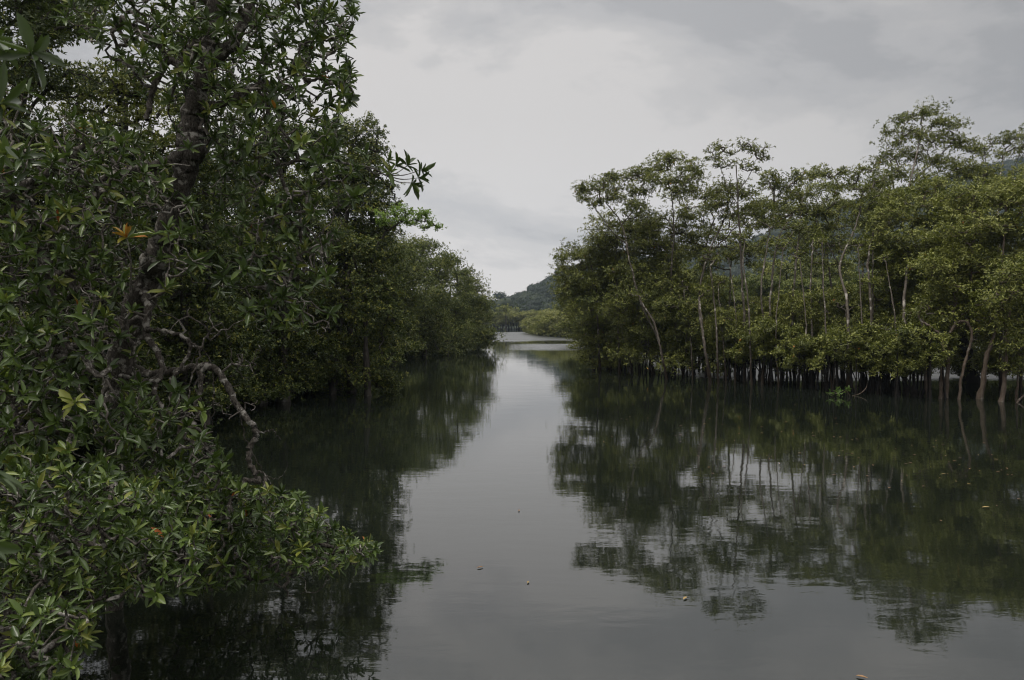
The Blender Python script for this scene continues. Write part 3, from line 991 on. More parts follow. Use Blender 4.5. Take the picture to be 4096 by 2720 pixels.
rtree('sloping mangrove stepping down from the big dome toward the notch', [(874, 390), (872, 320), (868, 262), (876, 225), (884, 195)],
      cpads([(872, 212, 12, 6), (888, 204, 13, 7), (906, 196, 14, 7), (886, 222, 13, 7), (868, 228, 9, 5), (905, 214, 14, 7)], 38, 1.5, 10), 410, 38)

# bulk of the right bank
BK = dict(dens=140, tip_r=0.34)


def rbulk(label, poly, n, d0, d1, rx, rz, trunk, seed, **kw):
    k = dict(KR)
    k.update(BK)
    k.update(kw)
    if k['bark'] == 'bark_right':
        d0, d1 = d0 + 1.6, d1 + 1.6
    return tree('mangrove_tree', label, 'mangrove', trunk, poly_pads(poly, n, d0, d1, rx, rz, seed), seed=seed, d=(d0 + d1) / 2, **k)


rbulk('bushy mangrove bulging over the channel at the left end of the right bank', [(560, 256), (578, 246), (612, 244), (616, 300), (606, 330), (572, 322), (556, 290)], 30, 44, 47, 12, 8,
      [(600, 368), (598, 330), (596, 290), (590, 260)], 420)
rbulk('upper tier mangrove filling behind the leftmost flat crown', [(590, 238), (612, 222), (650, 216), (656, 262), (618, 290), (592, 262)], 22, 43, 46, 12, 7,
      [(640, 371), (634, 320), (628, 270), (626, 240)], 421)
rbulk('low mangrove trailing pale leaves in the water at the tip of the right bank', [(572, 322), (610, 318), (630, 340), (628, 366), (588, 367), (580, 355)], 24, 45, 48, 10, 6,
      [(612, 369), (606, 345), (603, 325)], 422, tone=0.62)
rbulk('dense mangrove with thin inclined stems left of the pale leaning trunk', [(612, 270), (668, 250), (676, 300), (672, 362), (624, 360), (612, 320)], 34, 41, 44, 13, 8,
      [(655, 374), (645, 340), (636, 300), (640, 270)], 423, tone=0.42)
rbulk('mangrove of mid height behind the pale leaning trunk', [(640, 222), (700, 212), (706, 252), (668, 268), (640, 250)], 17, 42, 45, 13, 6,
      [(676, 374), (668, 320), (668, 270), (672, 240)], 424)
rbulk('shaded lower mangrove between the two pale trunks at mid bank', [(660, 300), (712, 278), (726, 320), (722, 366), (668, 366)], 30, 39, 42, 13, 8,
      [(694, 379), (690, 340), (692, 305)], 425, tone=0.40)
rbulk('bushy mangrove standing over the dark stems at mid bank', [(715, 316), (770, 298), (776, 340), (768, 364), (720, 366)], 26, 37, 39.5, 13, 8,
      [(738, 385), (737, 350), (742, 320)], 426, tone=0.52)
rbulk('yellow speckled mangrove bush right of the channel view to the lagoon', [(764, 306), (822, 296), (828, 340), (820, 368), (766, 368)], 28, 35.5, 38, 14, 8,
      [(794, 388), (796, 350), (793, 318)], 427, tone=0.58)
rbulk('dark mangrove bush under the white blotched trunk', [(815, 296), (868, 290), (878, 340), (866, 366), (816, 364)], 26, 34.5, 37, 14, 9,
      [(842, 391), (842, 350), (846, 312)], 428, tone=0.42)
rbulk('small mangrove holding up a sparse middle crown in front of the hill', [(700, 238), (762, 232), (766, 262), (735, 272), (700, 268)], 9, 42, 45, 12, 5,
      [(725, 380), (729, 320), (731, 262), (738, 245)], 429, dens=85)
rbulk('thin mangrove with high sparse crown left of the blotched trunk', [(800, 232), (850, 224), (858, 256), (842, 272), (806, 262)], 9, 41, 44, 12, 5,
      [(824, 389), (822, 320), (824, 262), (826, 240)], 430, dens=85)
rbulk('rounded mangrove shoulder in front of the big dome', [(868, 226), (905, 190), (940, 180), (962, 200), (962, 262), (905, 272), (872, 258)], 32, 34, 37, 16, 9,
      [(928, 396), (926, 340), (926, 280), (924, 220)], 431, tone=0.6, bark='bark_brown', r=(0.07, 0.03))
rbulk('yellow green mangrove crown spreading at the right edge above the arched boughs', [(948, 190), (985, 180), (1050, 186), (1070, 260), (1000, 280), (950, 262)], 40, 30.5, 34, 18, 10,
      [(979, 399, 30), (986, 361, 30), (995, 330, 30.5), (1000, 280, 31), (1005, 230, 31.5)], 432, tone=0.62, bark='bark_brown', r=(0.10, 0.03))
rbulk('fine leaved mangrove below the rounded shoulder', [(868, 262), (930, 258), (948, 300), (930, 326), (872, 320)], 28, 33, 36, 15, 8,
      [(889, 393), (888, 350), (894, 300)], 433, tone=0.5)
rbulk('pale speckled mangrove sweeping down toward the stilt trunks', [(930, 262), (990, 258), (1006, 300), (990, 326), (936, 330)], 28, 30.5, 33, 17, 9,
      [(946, 398, 30.5), (950, 334, 31), (958, 290, 31.5)], 434, tone=0.6, bark='bark_brown', r=(0.08, 0.04))
rbulk('mangrove hanging over the two outermost trunks at the right edge', [(990, 264), (1070, 256), (1080, 330), (1030, 346), (996, 330)], 28, 28.5, 31, 18, 10,
      [(1000, 402, 29), (1006, 367, 29), (1008, 326, 29.2), (1012, 290, 29.5)], 435, tone=0.52, bark='bark_brown', r=(0.085, 0.03))
rbulk('low mangrove skirt in front of the open dark stems', [(862, 322), (930, 318), (940, 350), (925, 368), (868, 368)], 24, 32.5, 35, 14, 8,
      [(872, 393), (874, 360), (880, 335)], 436, tone=0.50)
rbulk('small leafy mangrove low at the right edge of the water', [(1004, 346), (1040, 340), (1050, 370), (1012, 374)], 9, 28.5, 30, 12, 7,
      [(1016, 400, 29.5), (1018, 376, 29.5), (1020, 355, 29.5)], 437, tone=0.42, bark='bark_brown', r=(0.05, 0.025))
rbulk('shaded inner mangrove behind the stilt trunks', [(905, 322), (1010, 322), (1020, 366), (915, 368)], 30, 36, 40, 16, 9,
      [(940, 384, 38), (945, 350, 38), (950, 320, 38)], 438, tone=0.35)
rbulk('dark mangrove deep in the stand at the right edge', [(985, 300), (1080, 290), (1090, 372), (990, 372)], 26, 34, 38, 18, 10,
      [(1020, 388, 36), (1022, 350, 36), (1018, 310, 36)], 439, tone=0.35)
rbulk('tall olive mangrove joining the big dome to the right edge', [(950, 165), (985, 166), (1040, 164), (1060, 190), (960, 200)], 14, 38, 42, 15, 7,
      [(964, 386, 40), (966, 320, 40), (970, 250, 40), (978, 190, 40)], 440, tone=0.5)

rbulk('upper storey mangrove with see through foliage below the tallest tuft', [(640, 196), (700, 190), (765, 205), (770, 262), (690, 258), (640, 240)], 24, 42, 46, 13, 7,
      [(704, 377), (700, 320), (704, 260), (712, 225)], 441, dens=80, tone=0.55)
rbulk('upper storey mangrove with see through foliage below the flat topped crown', [(765, 202), (860, 200), (866, 250), (800, 256), (768, 248)], 18, 42, 46, 13, 7,
      [(832, 386), (834, 320), (828, 260), (820, 225)], 442, dens=75, tone=0.55)
rbulk('leafy mangrove shoulder under the leftmost flat crown', [(596, 206), (640, 202), (650, 240), (612, 246), (592, 232)], 13, 43, 46, 12, 7,
      [(620, 370), (618, 320), (616, 260), (618, 225)], 443, dens=85, tone=0.55)
rbulk('fine leaved mangrove joining the notch to the big dome', [(846, 190), (884, 176), (896, 230), (856, 250)], 12, 41, 44, 13, 7,
      [(862, 390), (860, 320), (864, 260), (868, 220)], 444, dens=90, tone=0.55)

# bare trunks standing in the water at the right
rngT = np.random.default_rng(99)


def bare_trunk(label, pts, r0, r1, bark='bark_brown', tufts=(), seed=1):
    pads = [(a, b, c, e, d) for a, b, c, e, d in tufts]
    return tree('mangrove_tree', label, 'mangrove', pts, pads, seed=seed, r=(r0, r1), bark=bark, leaf=(0.135, 0.055), nl=7, dens=105, mat='leaf_right', tip_r=0.3, sub=10, targets=30, sides=9, flare=0.35)


bare_trunk('straight grey brown trunk, leftmost of the stilt trunks at the right', [(928, 396, 30.8), (925, 365, 30.8), (923, 340, 31), (922, 312, 31.2)], 0.075, 0.05,
           tufts=[(920, 306, 16, 8, 31.5), (935, 300, 14, 8, 31.8)], seed=501)
bare_trunk('thin trunk forking into two arched boughs beside the stilt trunks', [(940, 398, 30.2), (942, 370, 30.2), (943, 340, 30.4), (940, 334, 30.4), (930, 326, 30.6), (921, 321, 30.8)], 0.07, 0.04,
           tufts=[(918, 316, 10, 6, 31), (962, 314, 14, 7, 31)], seed=502)
bare_trunk('trunk with a bough arching right over the dark gap', [(958, 396, 29.8), (963, 370, 30), (970, 347, 30.2), (971, 330, 30.3), (965, 321, 30.4), (956, 323, 30.4), (950, 333, 30.4)], 0.045, 0.05,
           tufts=[(975, 318, 14, 7, 30.8)], seed=503)
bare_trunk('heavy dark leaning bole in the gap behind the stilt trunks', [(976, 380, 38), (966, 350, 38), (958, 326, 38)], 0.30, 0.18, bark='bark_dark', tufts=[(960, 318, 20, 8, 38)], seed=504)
bare_trunk('pale twin stem rising in front of the low leafy skirt', [(711, 384, 37), (706, 355, 37), (702, 325, 37.5), (699, 297, 38)], 0.06, 0.04, bark='bark_right', tufts=[(700, 290, 12, 6, 38.5)], seed=505)
bare_trunk('pale trunk of the leaning mangrove in front of the dark stems', [(668, 380, 40), (661, 352, 40), (655, 325, 40.5), (640, 300, 41)], 0.06, 0.04, bark='bark_right', tufts=[(640, 294, 12, 6, 41.5)], seed=506)
bare_trunk('upright white mottled stem left of the yellow speckled bush', [(718, 383, 37.5), (717, 340, 37.5), (714, 300, 38), (710, 266, 38)], 0.05, 0.03, bark='bark_right', tufts=[(710, 258, 12, 6, 38.5)], seed=507)
bare_trunk('slim forked stem in front of the sparse middle crown', [(752, 386, 36.5), (750, 340, 36.8), (748, 300, 37), (743, 262, 37.5), (745, 240, 38)], 0.05, 0.025, bark='bark_right', tufts=[(746, 236, 12, 6, 38.5)], seed=508)
bare_trunk('slim pale stem crossing the hill view left of the flat topped crown', [(762, 387, 36.5), (764, 330, 37), (761, 290, 37), (766, 252, 38), (770, 228, 38)], 0.05, 0.025, bark='bark_right', tufts=[(770, 224, 12, 6, 38.5)], seed=509)
bare_trunk('straight dark stem right of the forked pale trunks', [(812, 389, 36), (812, 330, 36.5), (811, 280, 37), (813, 240, 38)], 0.055, 0.03, bark='bark_right', tufts=[(814, 234, 12, 6, 38.5)], seed=510)
bare_trunk('short broken looking pale stem standing in the leaves', [(872, 388, 35), (873, 330, 35), (873, 285, 35), (873, 250, 35)], 0.04, 0.025, bark='bark_right', tufts=[(878, 300, 12, 6, 36)], seed=511)

slim = [((600, 368), (603, 320), (596, 268), 8, 'left'), ((634, 372), (622, 330), (612, 288), 9, 'l'), ((652, 375), (648, 330), (650, 290), 7, ''), ((684, 377), (686, 330), (682, 282), 10, ''),
        ((693, 379), (690, 335), (684, 290), 7, ''), ((727, 382), (722, 330), (718, 285), 9, ''), ((735, 383), (736, 320), (729, 262), 10, ''), ((779, 387), (776, 330), (783, 250), 12, ''),
        ((803, 388), (806, 330), (800, 258), 9, ''), ((833, 391), (826, 330), (822, 245), 12, ''), ((860, 392), (862, 330), (858, 250), 9, ''), ((893, 393), (896, 330), (886, 262), 9, '')]
where = ['at the channel end of the right bank', 'inclined outward beside the leftmost bulge', 'left of the pale leaning trunk', 'right of the pale leaning trunk', 'between two pale stems at mid bank',
         'under the dark crown left of the tallest tuft', 'just left of the tallest tuft trunk', 'rising through the open view of the hill', 'crossing the hill view right of the forked trunks',
         'left of the blotched trunk', 'right of the blotched trunk', 'below the shoulder of the big dome']
for i_, ((bp_, mp_, tp_, tw_, _), wh_) in enumerate(zip(slim, where)):
    db = Wt(*bp_)[1]
    bare_trunk('slim pale stem with small tuft ' + wh_, [(bp_[0], bp_[1], db), (mp_[0], mp_[1], db + 0.5), (tp_[0], tp_[1], db + 1.8)], 0.036, 0.020, bark='bark_right',
               tufts=[(tp_[0], tp_[1] - 5, tw_, 5, db + 2.2)], seed=520 + i_)

# young mangroves on dark swollen stems along the edge
YG = []
for k in range(4):
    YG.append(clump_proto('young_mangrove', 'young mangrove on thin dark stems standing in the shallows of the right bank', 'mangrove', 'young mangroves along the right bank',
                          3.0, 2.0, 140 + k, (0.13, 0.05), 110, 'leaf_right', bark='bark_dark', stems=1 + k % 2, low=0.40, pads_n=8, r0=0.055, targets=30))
rg = random.Random(17)
cnt = 0
for k in range(62):
    px_ = 596 + k * 5.45 + rg.uniform(-5, 5)
    wy = np.interp(px_, [590, 640, 700, 800, 900, 940], [367, 371, 378, 388, 397, 399]) - rg.choice((0, 0, 2, 4, 6, 9))
    b = Wt(px_, wy)
    s = rg.uniform(0.7, 1.1)
    o = YG[cnt % 4]
    if cnt < 4:
        o.location = [float(c) for c in b]
        o.scale = (s, s, s)
    else:
        o = copy_tree(o, b, rg.uniform(0, 6.28), s)
    z = 'left of the pale leaning trunk' if px_ < 665 else 'under the tallest tuft' if px_ < 760 else 'between the lagoon view and the blotched trunk' if px_ < 850 else 'beside the stilt trunks'
    o['label'] = 'young mangrove on thin dark stems ' + z
    o['group'] = 'young mangroves ' + z
    cnt += 1

# bare dark stems and swollen root knees
def stem_proto(kind, seed):
    rng = np.random.default_rng(seed)
    bag = Bag()
    if kind == 'stem':
        limb(bag, [(0, 0, -0.3), (rng.normal(0, .04), 0.02, 0.5), (rng.normal(0, .08), 0, 1.2), (rng.normal(0, .1), 0, 2.0)], 0.055, 0.035, rng, m=14, sides=7, flare=0.5)
    elif kind == 'prop':
        limb(bag, [(0, 0, 0.75), (0.03, 0.02, 1.2), (rng.normal(0, .1), 0, 2.1)], 0.05, 0.03, rng, m=9, sides=7)
        for q in range(4):
            a = q * 1.6 + rng.uniform(-.4, .4)
            w = rng.uniform(0.35, 0.8)
            h = rng.uniform(0.75, 1.25)
            limb(bag, [(0, 0, h), (math.cos(a) * w * .5, math.sin(a) * w * .5, h * 0.85), (math.cos(a) * w * .9, math.sin(a) * w * .9, h * .35), (math.cos(a) * w, math.sin(a) * w, -0.25)], 0.03, 0.022, rng, m=12, sides=6)
    else:
        pts = [(0, 0, -0.2), (0, 0, 0.0), (0.01, 0, 0.18), (0.02, 0, 0.42), (0.0, 0, 0.7), (0.03, 0, 1.5)]
        limb(bag, pts, 0, 0, rng, m=22, sides=9, rs=[0.13, 0.15, 0.19, 0.10, 0.055, 0.045], knob=0.04)
    return bag.mesh('stem')


SM = [(stem_proto('stem', s_), 'bare_stem') for s_ in (1, 2, 3)]
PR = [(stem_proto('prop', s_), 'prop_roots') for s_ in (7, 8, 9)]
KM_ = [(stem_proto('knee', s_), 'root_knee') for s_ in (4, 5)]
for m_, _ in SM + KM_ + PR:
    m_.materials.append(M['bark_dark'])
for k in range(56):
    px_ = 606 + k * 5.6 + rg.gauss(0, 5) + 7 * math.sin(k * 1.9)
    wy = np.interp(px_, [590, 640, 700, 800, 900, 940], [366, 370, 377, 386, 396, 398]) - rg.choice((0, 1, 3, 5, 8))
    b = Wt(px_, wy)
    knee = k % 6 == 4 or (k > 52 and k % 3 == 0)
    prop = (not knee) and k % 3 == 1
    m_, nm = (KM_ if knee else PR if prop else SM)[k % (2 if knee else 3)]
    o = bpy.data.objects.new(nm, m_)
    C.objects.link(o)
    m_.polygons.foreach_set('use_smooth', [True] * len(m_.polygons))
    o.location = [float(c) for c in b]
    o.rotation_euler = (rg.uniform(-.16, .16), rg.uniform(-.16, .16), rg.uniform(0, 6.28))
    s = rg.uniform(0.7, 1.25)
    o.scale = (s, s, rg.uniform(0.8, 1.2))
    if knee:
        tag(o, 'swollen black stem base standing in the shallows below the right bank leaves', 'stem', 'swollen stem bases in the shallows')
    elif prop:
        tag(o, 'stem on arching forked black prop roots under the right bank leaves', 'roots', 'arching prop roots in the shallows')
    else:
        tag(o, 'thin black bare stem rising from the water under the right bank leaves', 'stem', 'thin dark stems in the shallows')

# bright little spray at the water with its bent twig
b = Wt(838, 397)
spr = tree('mangrove_seedling', 'bright green leafy spray with two yellow leaves touching the water below the right bank', 'plant',
           [(852, 399, 31), (848, 393, 31), (840, 391, 31)],
           [(829, 393, 2.4, 1.6, 30.8), (835, 391.5, 2.6, 2.0, 31), (842, 392.5, 2.4, 1.8, 31), (838, 394, 2.5, 1.5, 30.9), (846, 390.5, 2, 1.6, 31)],
           d=31, r=(0.012, 0.006), leaf=(0.17, 0.06), nl=7, dens=60, nmin=2, mat='leaf_fresh', bark='bark_brown', seed=601, twig=0.004, tip_r=0.06, sub=3, targets=12, flare=0, sides=5)
bag = Bag()
limb(bag, [P(852, 396, 31.2), P(860, 393.5, 31.4), (P(866, 388, 32)), P(868, 380, 33)], 0.012, 0.02, rngT, sides=5)
o = link_mesh('hanging_root', bag.mesh('hanging_root'), M['bark_brown'], None, True)
tag(o, 'thin bent brown root curving from the dark stems to the bright spray', 'root')
bag = Bag()
limb(bag, [Wt(1015, 403) - np.array([0, 0, .1]), P(1019, 400, 28.9), P(1026, 394, 29.2), P(1040, 386, 29.6)], 0.025, 0.05, rngT, sides=7)
o = link_mesh('fallen_branch', bag.mesh('fallen_branch'), M['bark_brown'], None, True)
tag(o, 'dead slanting branch dipping into the water at the right edge', 'branch')

# ------------------------------------------------------------------ FOREGROUND LEFT
rngF = np.random.default_rng(2024)


def fp(pts, off):
    return np.array([P(*q) for q in pts]) - off


# the trunk and the pale limbs stay in view: few whorls grow on their near side
KEEP = [(120, 365, 18), (128, 340, 18), (138, 312, 18), (146, 290, 17), (154, 268, 16), (162, 245, 15), (172, 215, 12), (182, 180, 16), (190, 155, 16), (190, 128, 12), (196, 100, 11), (203, 75, 10),
        (146, 330, 11), (158, 352, 11), (160, 372, 12), (155, 392, 11), (162, 412, 10), (158, 440, 9), (190, 342, 9), (172, 378, 9), (112, 400, 16), (120, 430, 12), (205, 370, 12), (222, 376, 12), (200, 395, 10), (204, 425, 10), (128, 380, 9), (168, 60, 8), (150, 90, 9), (148, 115, 9)]


def fg_points(poly, n, d0, d1, mind, seed, dfun=None):
    rg = random.Random(seed)
    xs, ys = [p[0] for p in poly], [p[1] for p in poly]
    out = []
    tries = 0
    A = np.zeros((n, 3))
    while len(out) < n and tries < n * 60:
        tries += 1
        x, y = rg.uniform(min(xs), max(xs)), rg.uniform(min(ys), max(ys))
        if not inpoly(poly, x, y):
            continue
        d = rg.uniform(d0, d1)
        if d < 8.15 and y < 480 and rg.random() < 0.85 and any(math.hypot(x - ax, y - ay) < ar for ax, ay, ar in KEEP):
            continue
        if dfun:
            d = dfun(x, y, rg)
        p = P(x, y, d)
        if p[2] < 0.12:
            continue
        if len(out) and np.min(np.sum((A[:len(out)] - p) ** 2, 1)) < mind ** 2:
            continue
        A[len(out)] = p
        out.append(p)
    return A[:len(out)]


SIZE = {6: 0.74, 8: 0.8, 1: 0.95}


def fg_tree(name, label, trunk, limbs, regions, bare, seed, leaf=(0.118, 0.034), outward=(0.25, -0.45, 0.75), twig_mat='twig_near'):
    rng = np.random.default_rng(seed)
    b0 = P(*trunk[0][0][:3])
    off = np.array([b0[0], b0[1], 0.0])
    root = thing(name, off, label, 'mangrove')
    bag = Bag()
    nodes = []
    pts = fp(trunk[0], off)
    pts[0, 2] = min(pts[0, 2], -0.3)
    c, r = limb(bag, pts, 0, 0, rng, m=len(pts) * 8, sides=14, rs=trunk[1], wob=0.012, knob=0.07)
    nodes.append(c[len(c) // 5:])
    link_mesh('trunk', bag.mesh('trunk'), M['bark_near'], root, True)
    for (lp, ra, rb) in limbs:
        bg = Bag()
        q = fp(lp, off)
        if q[-1, 2] < 0.3 and lp[-1][1] > 560:
            pass
        c, r = limb(bg, q, ra, rb, rng, m=len(q) * 7, sides=12, wob=0.008, knob=0.065)
        link_mesh('limb', bg.mesh('limb'), M['bark_near'], root, True)
        nodes.append(c)
    cen = [fg_points(*reg) - off for reg in regions]
    szs = np.concatenate([np.full(len(c_), SIZE.get(reg[5], 1.0)) for c_, reg in zip(cen, regions)])
    szs = szs * rng.uniform(0.75, 1.15, len(szs))
    cenA = np.concatenate(cen)
    bareA = np.concatenate([fg_points(*reg) - off for reg in bare]) if bare else np.zeros((0, 3))
    sk = Skeleton(np.concatenate(nodes)[::2])
    tg = np.concatenate([cenA, bareA])
    sk.grow(tg, rng, crook=0.15, lift=0.10)
    b2 = Bag()
    sk.build(b2, 0.0042, 0.45, sides=6, rmax=0.045, rng=rng)
    link_mesh('branches', b2.mesh('branches'), M[twig_mat], root, True)
    # leaf direction follows the twig tip, turned up to the light
    tips = {}
    for p in sk.paths:
        tips[tuple(np.round(sk.A[p[-1]], 4))] = sk.A[p[-1]] - sk.A[p[-2]]
    dr = np.array([tips.get(tuple(np.round(q, 4)), np.array([0, 0, 1.0])) for q in cenA])
    dr = norm(dr) * 0.7 + np.array(outward) + rng.normal(0, 0.25, dr.shape)
    v, f, t = rosettes(cenA, dr, 10, leaf[0], leaf[1], rng, tpl=T_NEAR, spread=(0.25, 1.9), tint_c=rng.normal(0.46, 0.22, len(cenA)), tvar=0.20, scatter=0.010, lvar=0.26, size=szs)
    link_mesh('crown', np_mesh('crown', v, [f], t), M['leaf_near'], root, True)
    return root


R1 = [(100, -60), (358, -60), (354, 20), (347, 60), (356, 92), (347, 130), (352, 170), (352, 215), (336, 250), (330, 285), (342, 330), (330, 345), (290, 300), (250, 290), (215, 200), (170, 130), (90, 30), (80, -40)]
R1b = [(80, -60), (356, -60), (352, 90), (340, 165), (240, 190), (190, 110), (120, 60), (60, 20)]
R1c = [(210, 190), (340, 200), (330, 290), (300, 340), (255, 330), (215, 290)]
R2 = [(60, 105), (150, 150), (190, 190), (205, 260), (160, 300), (140, 360), (60, 330)]
R3 = [(130, 370), (200, 400), (222, 450), (232, 490), (190, 540), (120, 520), (90, 430)]
R4 = [(205, 490), (232, 478), (262, 490), (300, 497), (326, 518), (352, 534), (376, 548), (358, 568), (300, 574), (215, 590), (170, 590), (150, 540)]

trunkA = [(112, 612, 8.0), (118, 540, 8.2), (112, 450, 8.4), (120, 365, 8.4), (138, 310, 8.3), (152, 270, 8.2), (166, 235, 8.1), (182, 180, 8.0), (192, 150, 8.0), (190, 120, 8.0), (202, 80, 7.9), (212, 30, 7.9), (218, -40, 7.8)]
trunkR = [0.08, 0.10, 0.12, 0.14, 0.15, 0.13, 0.115, 0.11, 0.13, 0.10, 0.085, 0.075, 0.06]
limbsA = [
    ([(190, 150, 8.0), (172, 160, 7.8), (150, 168, 7.6), (120, 172, 7.4), (85, 186, 7.2)], 0.06, 0.025),
    ([(196, 118, 8.0), (180, 70, 7.9), (168, 62, 7.9), (152, 95, 7.9), (147, 120, 7.8)], 0.045, 0.025),
    ([(205, 70, 7.9), (235, 40, 7.8), (252, 0, 7.8), (258, -40, 7.8)], 0.06, 0.04),
    ([(198, 110, 8.0), (232, 100, 8.0), (262, 82, 8.1), (285, 90, 8.1), (318, 78, 8.2)], 0.045, 0.015),
    ([(262, 82, 8.1), (268, 110, 8.0), (275, 150, 8.0), (284, 185, 8.0), (300, 215, 8.0), (298, 260, 8.0)], 0.028, 0.012),
    ([(280, 165, 8.0), (318, 158, 8.2), (352, 165, 8.4), (385, 175, 8.5)], 0.020, 0.008),
    # pale crooked limbs below the trunk
    ([(143, 292, 8.1), (148, 312, 7.9), (146, 335, 7.8), (158, 352, 7.7), (162, 372, 7.6), (154, 392, 7.5), (162, 412, 7.4), (158, 445, 7.3), (150, 472, 7.2)], 0.040, 0.014),
    ([(146, 330, 7.8), (170, 332, 7.7), (190, 342, 7.6), (184, 362, 7.6), (172, 378, 7.5), (170, 400, 7.5)], 0.022, 0.012),
    ([(158, 380, 7.6), (140, 382, 7.5), (126, 376, 7.5), (112, 380, 7.4), (104, 395, 7.3)], 0.024, 0.012),
    # the arched limb over the dark water
    ([(122, 372, 8.4), (150, 374, 8.2), (180, 370, 8.0), (206, 366, 7.9), (222, 376, 7.8), (236, 403, 7.7), (250, 422, 7.6), (256, 436, 7.55), (248, 452, 7.5), (254, 472, 7.45), (259, 482, 7.4), (246, 480, 7.35), (238, 490, 7.3), (228, 505, 7.25)], 0.040, 0.018),
    ([(202, 367, 7.9), (200, 392, 7.8), (196, 410, 7.75), (205, 425, 7.7), (206, 452, 7.6)], 0.026, 0.012),
    # thin roots and twigs hanging from the limbs
    ([(250, 422, 7.6), (262, 432, 7.6), (272, 430, 7.6), (281, 440, 7.6)], 0.009, 0.003),
    ([(254, 470, 7.45), (266, 476, 7.4), (272, 488, 7.4)], 0.008, 0.003),
    ([(240, 410, 7.7), (246, 440, 7.7), (262, 470, 7.7), (270, 478, 7.8), (282, 476, 7.9), (288, 462, 7.9)], 0.006, 0.003),
    ([(212, 366, 7.9), (214, 400, 7.8), (212, 430, 7.75)], 0.007, 0.003),
    ([(190, 342, 7.6), (200, 352, 7.55), (192, 376, 7.5), (188, 400, 7.45), (194, 425, 7.4)], 0.012, 0.005),
    ([(146, 335, 7.8), (132, 352, 7.7), (134, 380, 7.6), (122, 402, 7.5), (128, 430, 7.45)], 0.014, 0.006),
    ([(154, 392, 7.5), (142, 404, 7.45), (146, 424, 7.4), (136, 446, 7.35)], 0.012, 0.005),
    ([(104, 395, 7.3), (98, 420, 7.25), (106, 440, 7.2)], 0.010, 0.005),
    # lower boughs carrying the spray over the river
    ([(116, 500, 8.2), (170, 515, 7.9), (228, 520, 7.6), (280, 530, 7.5), (330, 548, 7.5), (358, 552, 7.5)], 0.05, 0.008),
    ([(135, 505, 8.1), (180, 545, 7.4), (230, 572, 7.2), (262, 580, 7.2), (280, 586, 7.2), (292, 598, 7.2)], 0.03, 0.006),
    ([(338, 556, 7.5), (330, 575, 7.5), (318, 590, 7.5), (300, 594, 7.5)], 0.008, 0.004),
]
fg_tree('foreground_mangrove', 'large near mangrove with crooked grey trunk and leathery leaf whorls over dark water', (trunkA, trunkR), limbsA,
        [(R1b, 420, 7.0, 9.0, 0.16, 1), (R1, 330, 7.2, 9.2, 0.14, 2), (R1c, 70, 7.4, 8.8, 0.2, 3), (R2, 170, 6.6, 8.6, 0.18, 4), (R3, 170, 6.4, 8.4, 0.16, 5), (R4, 400, 6.6, 8.2, 0.09, 6), (R4, 90, 7.6, 8.6, 0.12, 8),
         ([(355, 150), (385, 158), (392, 172), (380, 184), (352, 190)], 6, 8.2, 8.8, 0.2, 7)],
        [(R2, 280, 6.6, 8.4, 0.10, 14), (R1, 220, 7.2, 8.8, 0.15, 15), (R3, 130, 6.6, 8.2, 0.1, 16), ([(120, 280), (260, 330), (262, 420), (215, 420), (140, 440)], 70, 7.4, 8.4, 0.12, 17)], 700)
# a dying whorl, orange and yellow, in front of the twigs
b0 = P(127, 238, 6.2)
root = thing('dying_leaf_whorl', b0, 'orange and yellow dying leaf whorl standing out left of the crooked trunk', 'leaves')
rngY = np.random.default_rng(4)
bag = Bag()
limb(bag, np.array([b0 + np.array([-0.15, 0.35, -0.45]), b0 + np.array([-0.03, 0.12, -0.18]), b0]) - b0, 0.008, 0.005, rngY, sides=6)
link_mesh('twig', bag.mesh('twig'), M['twig_near'], root, True)
v, f, t = rosettes(np.array([[0, 0, 0.0]]), np.array([[0.1, -0.4, 0.8]]), 9, 0.155, 0.045, rngY, tpl=T_NEAR, spread=(0.4, 1.6), tint_c=np.array([0.9]))
t = np.repeat(np.array([0.985, 0.98, 0.988, 0.97, 0.985, 0.9, 0.99, 0.975, 0.985]), 11)
link_mesh('leaves', np_mesh('leaves', v, [f], t), M['leaf_near'], root, True)

# outer twig with a few dark leaves against the sky
rngS = np.random.default_rng(8)
b0 = P(385, 175, 8.5)
root = thing('mangrove_sprig', b0, 'lone twig with dark pointed leaves jutting against the grey sky from the foreground tree', 'branch')
bag = Bag()
tips = [P(396, 166, 8.5), P(407, 166, 8.5), P(411, 183, 8.4), P(421, 170, 8.5), P(418, 178, 8.45)]
for tpt in tips:
    mid_ = (b0 + tpt) / 2 + np.array([0, 0, -0.03])
    limb(bag, np.array([b0 - 0 * b0, mid_, tpt]) - b0, 0.008, 0.004, rngS, sides=5)
limb(bag, np.array([P(352, 165, 8.4), P(372, 168, 8.45), b0]) - b0, 0.012, 0.008, rngS, sides=6)
link_mesh('twig', bag.mesh('twig'), M['twig_near'], root, True)
v, f, t = rosettes(np.array(tips) - b0, np.array([(0.3, 0, 0.8), (.3, .1, .6), (0.5, -.1, -.4), (1, 0, .2), (.9, 0, 0.1)]), 8, 0.155, 0.045, rngS, tpl=T_NEAR, spread=(0.4, 1.6), tint_c=np.full(5, 0.3), tvar=0.1)
link_mesh('leaves', np_mesh('leaves', v, [f], t), M['leaf_near'], root, True)

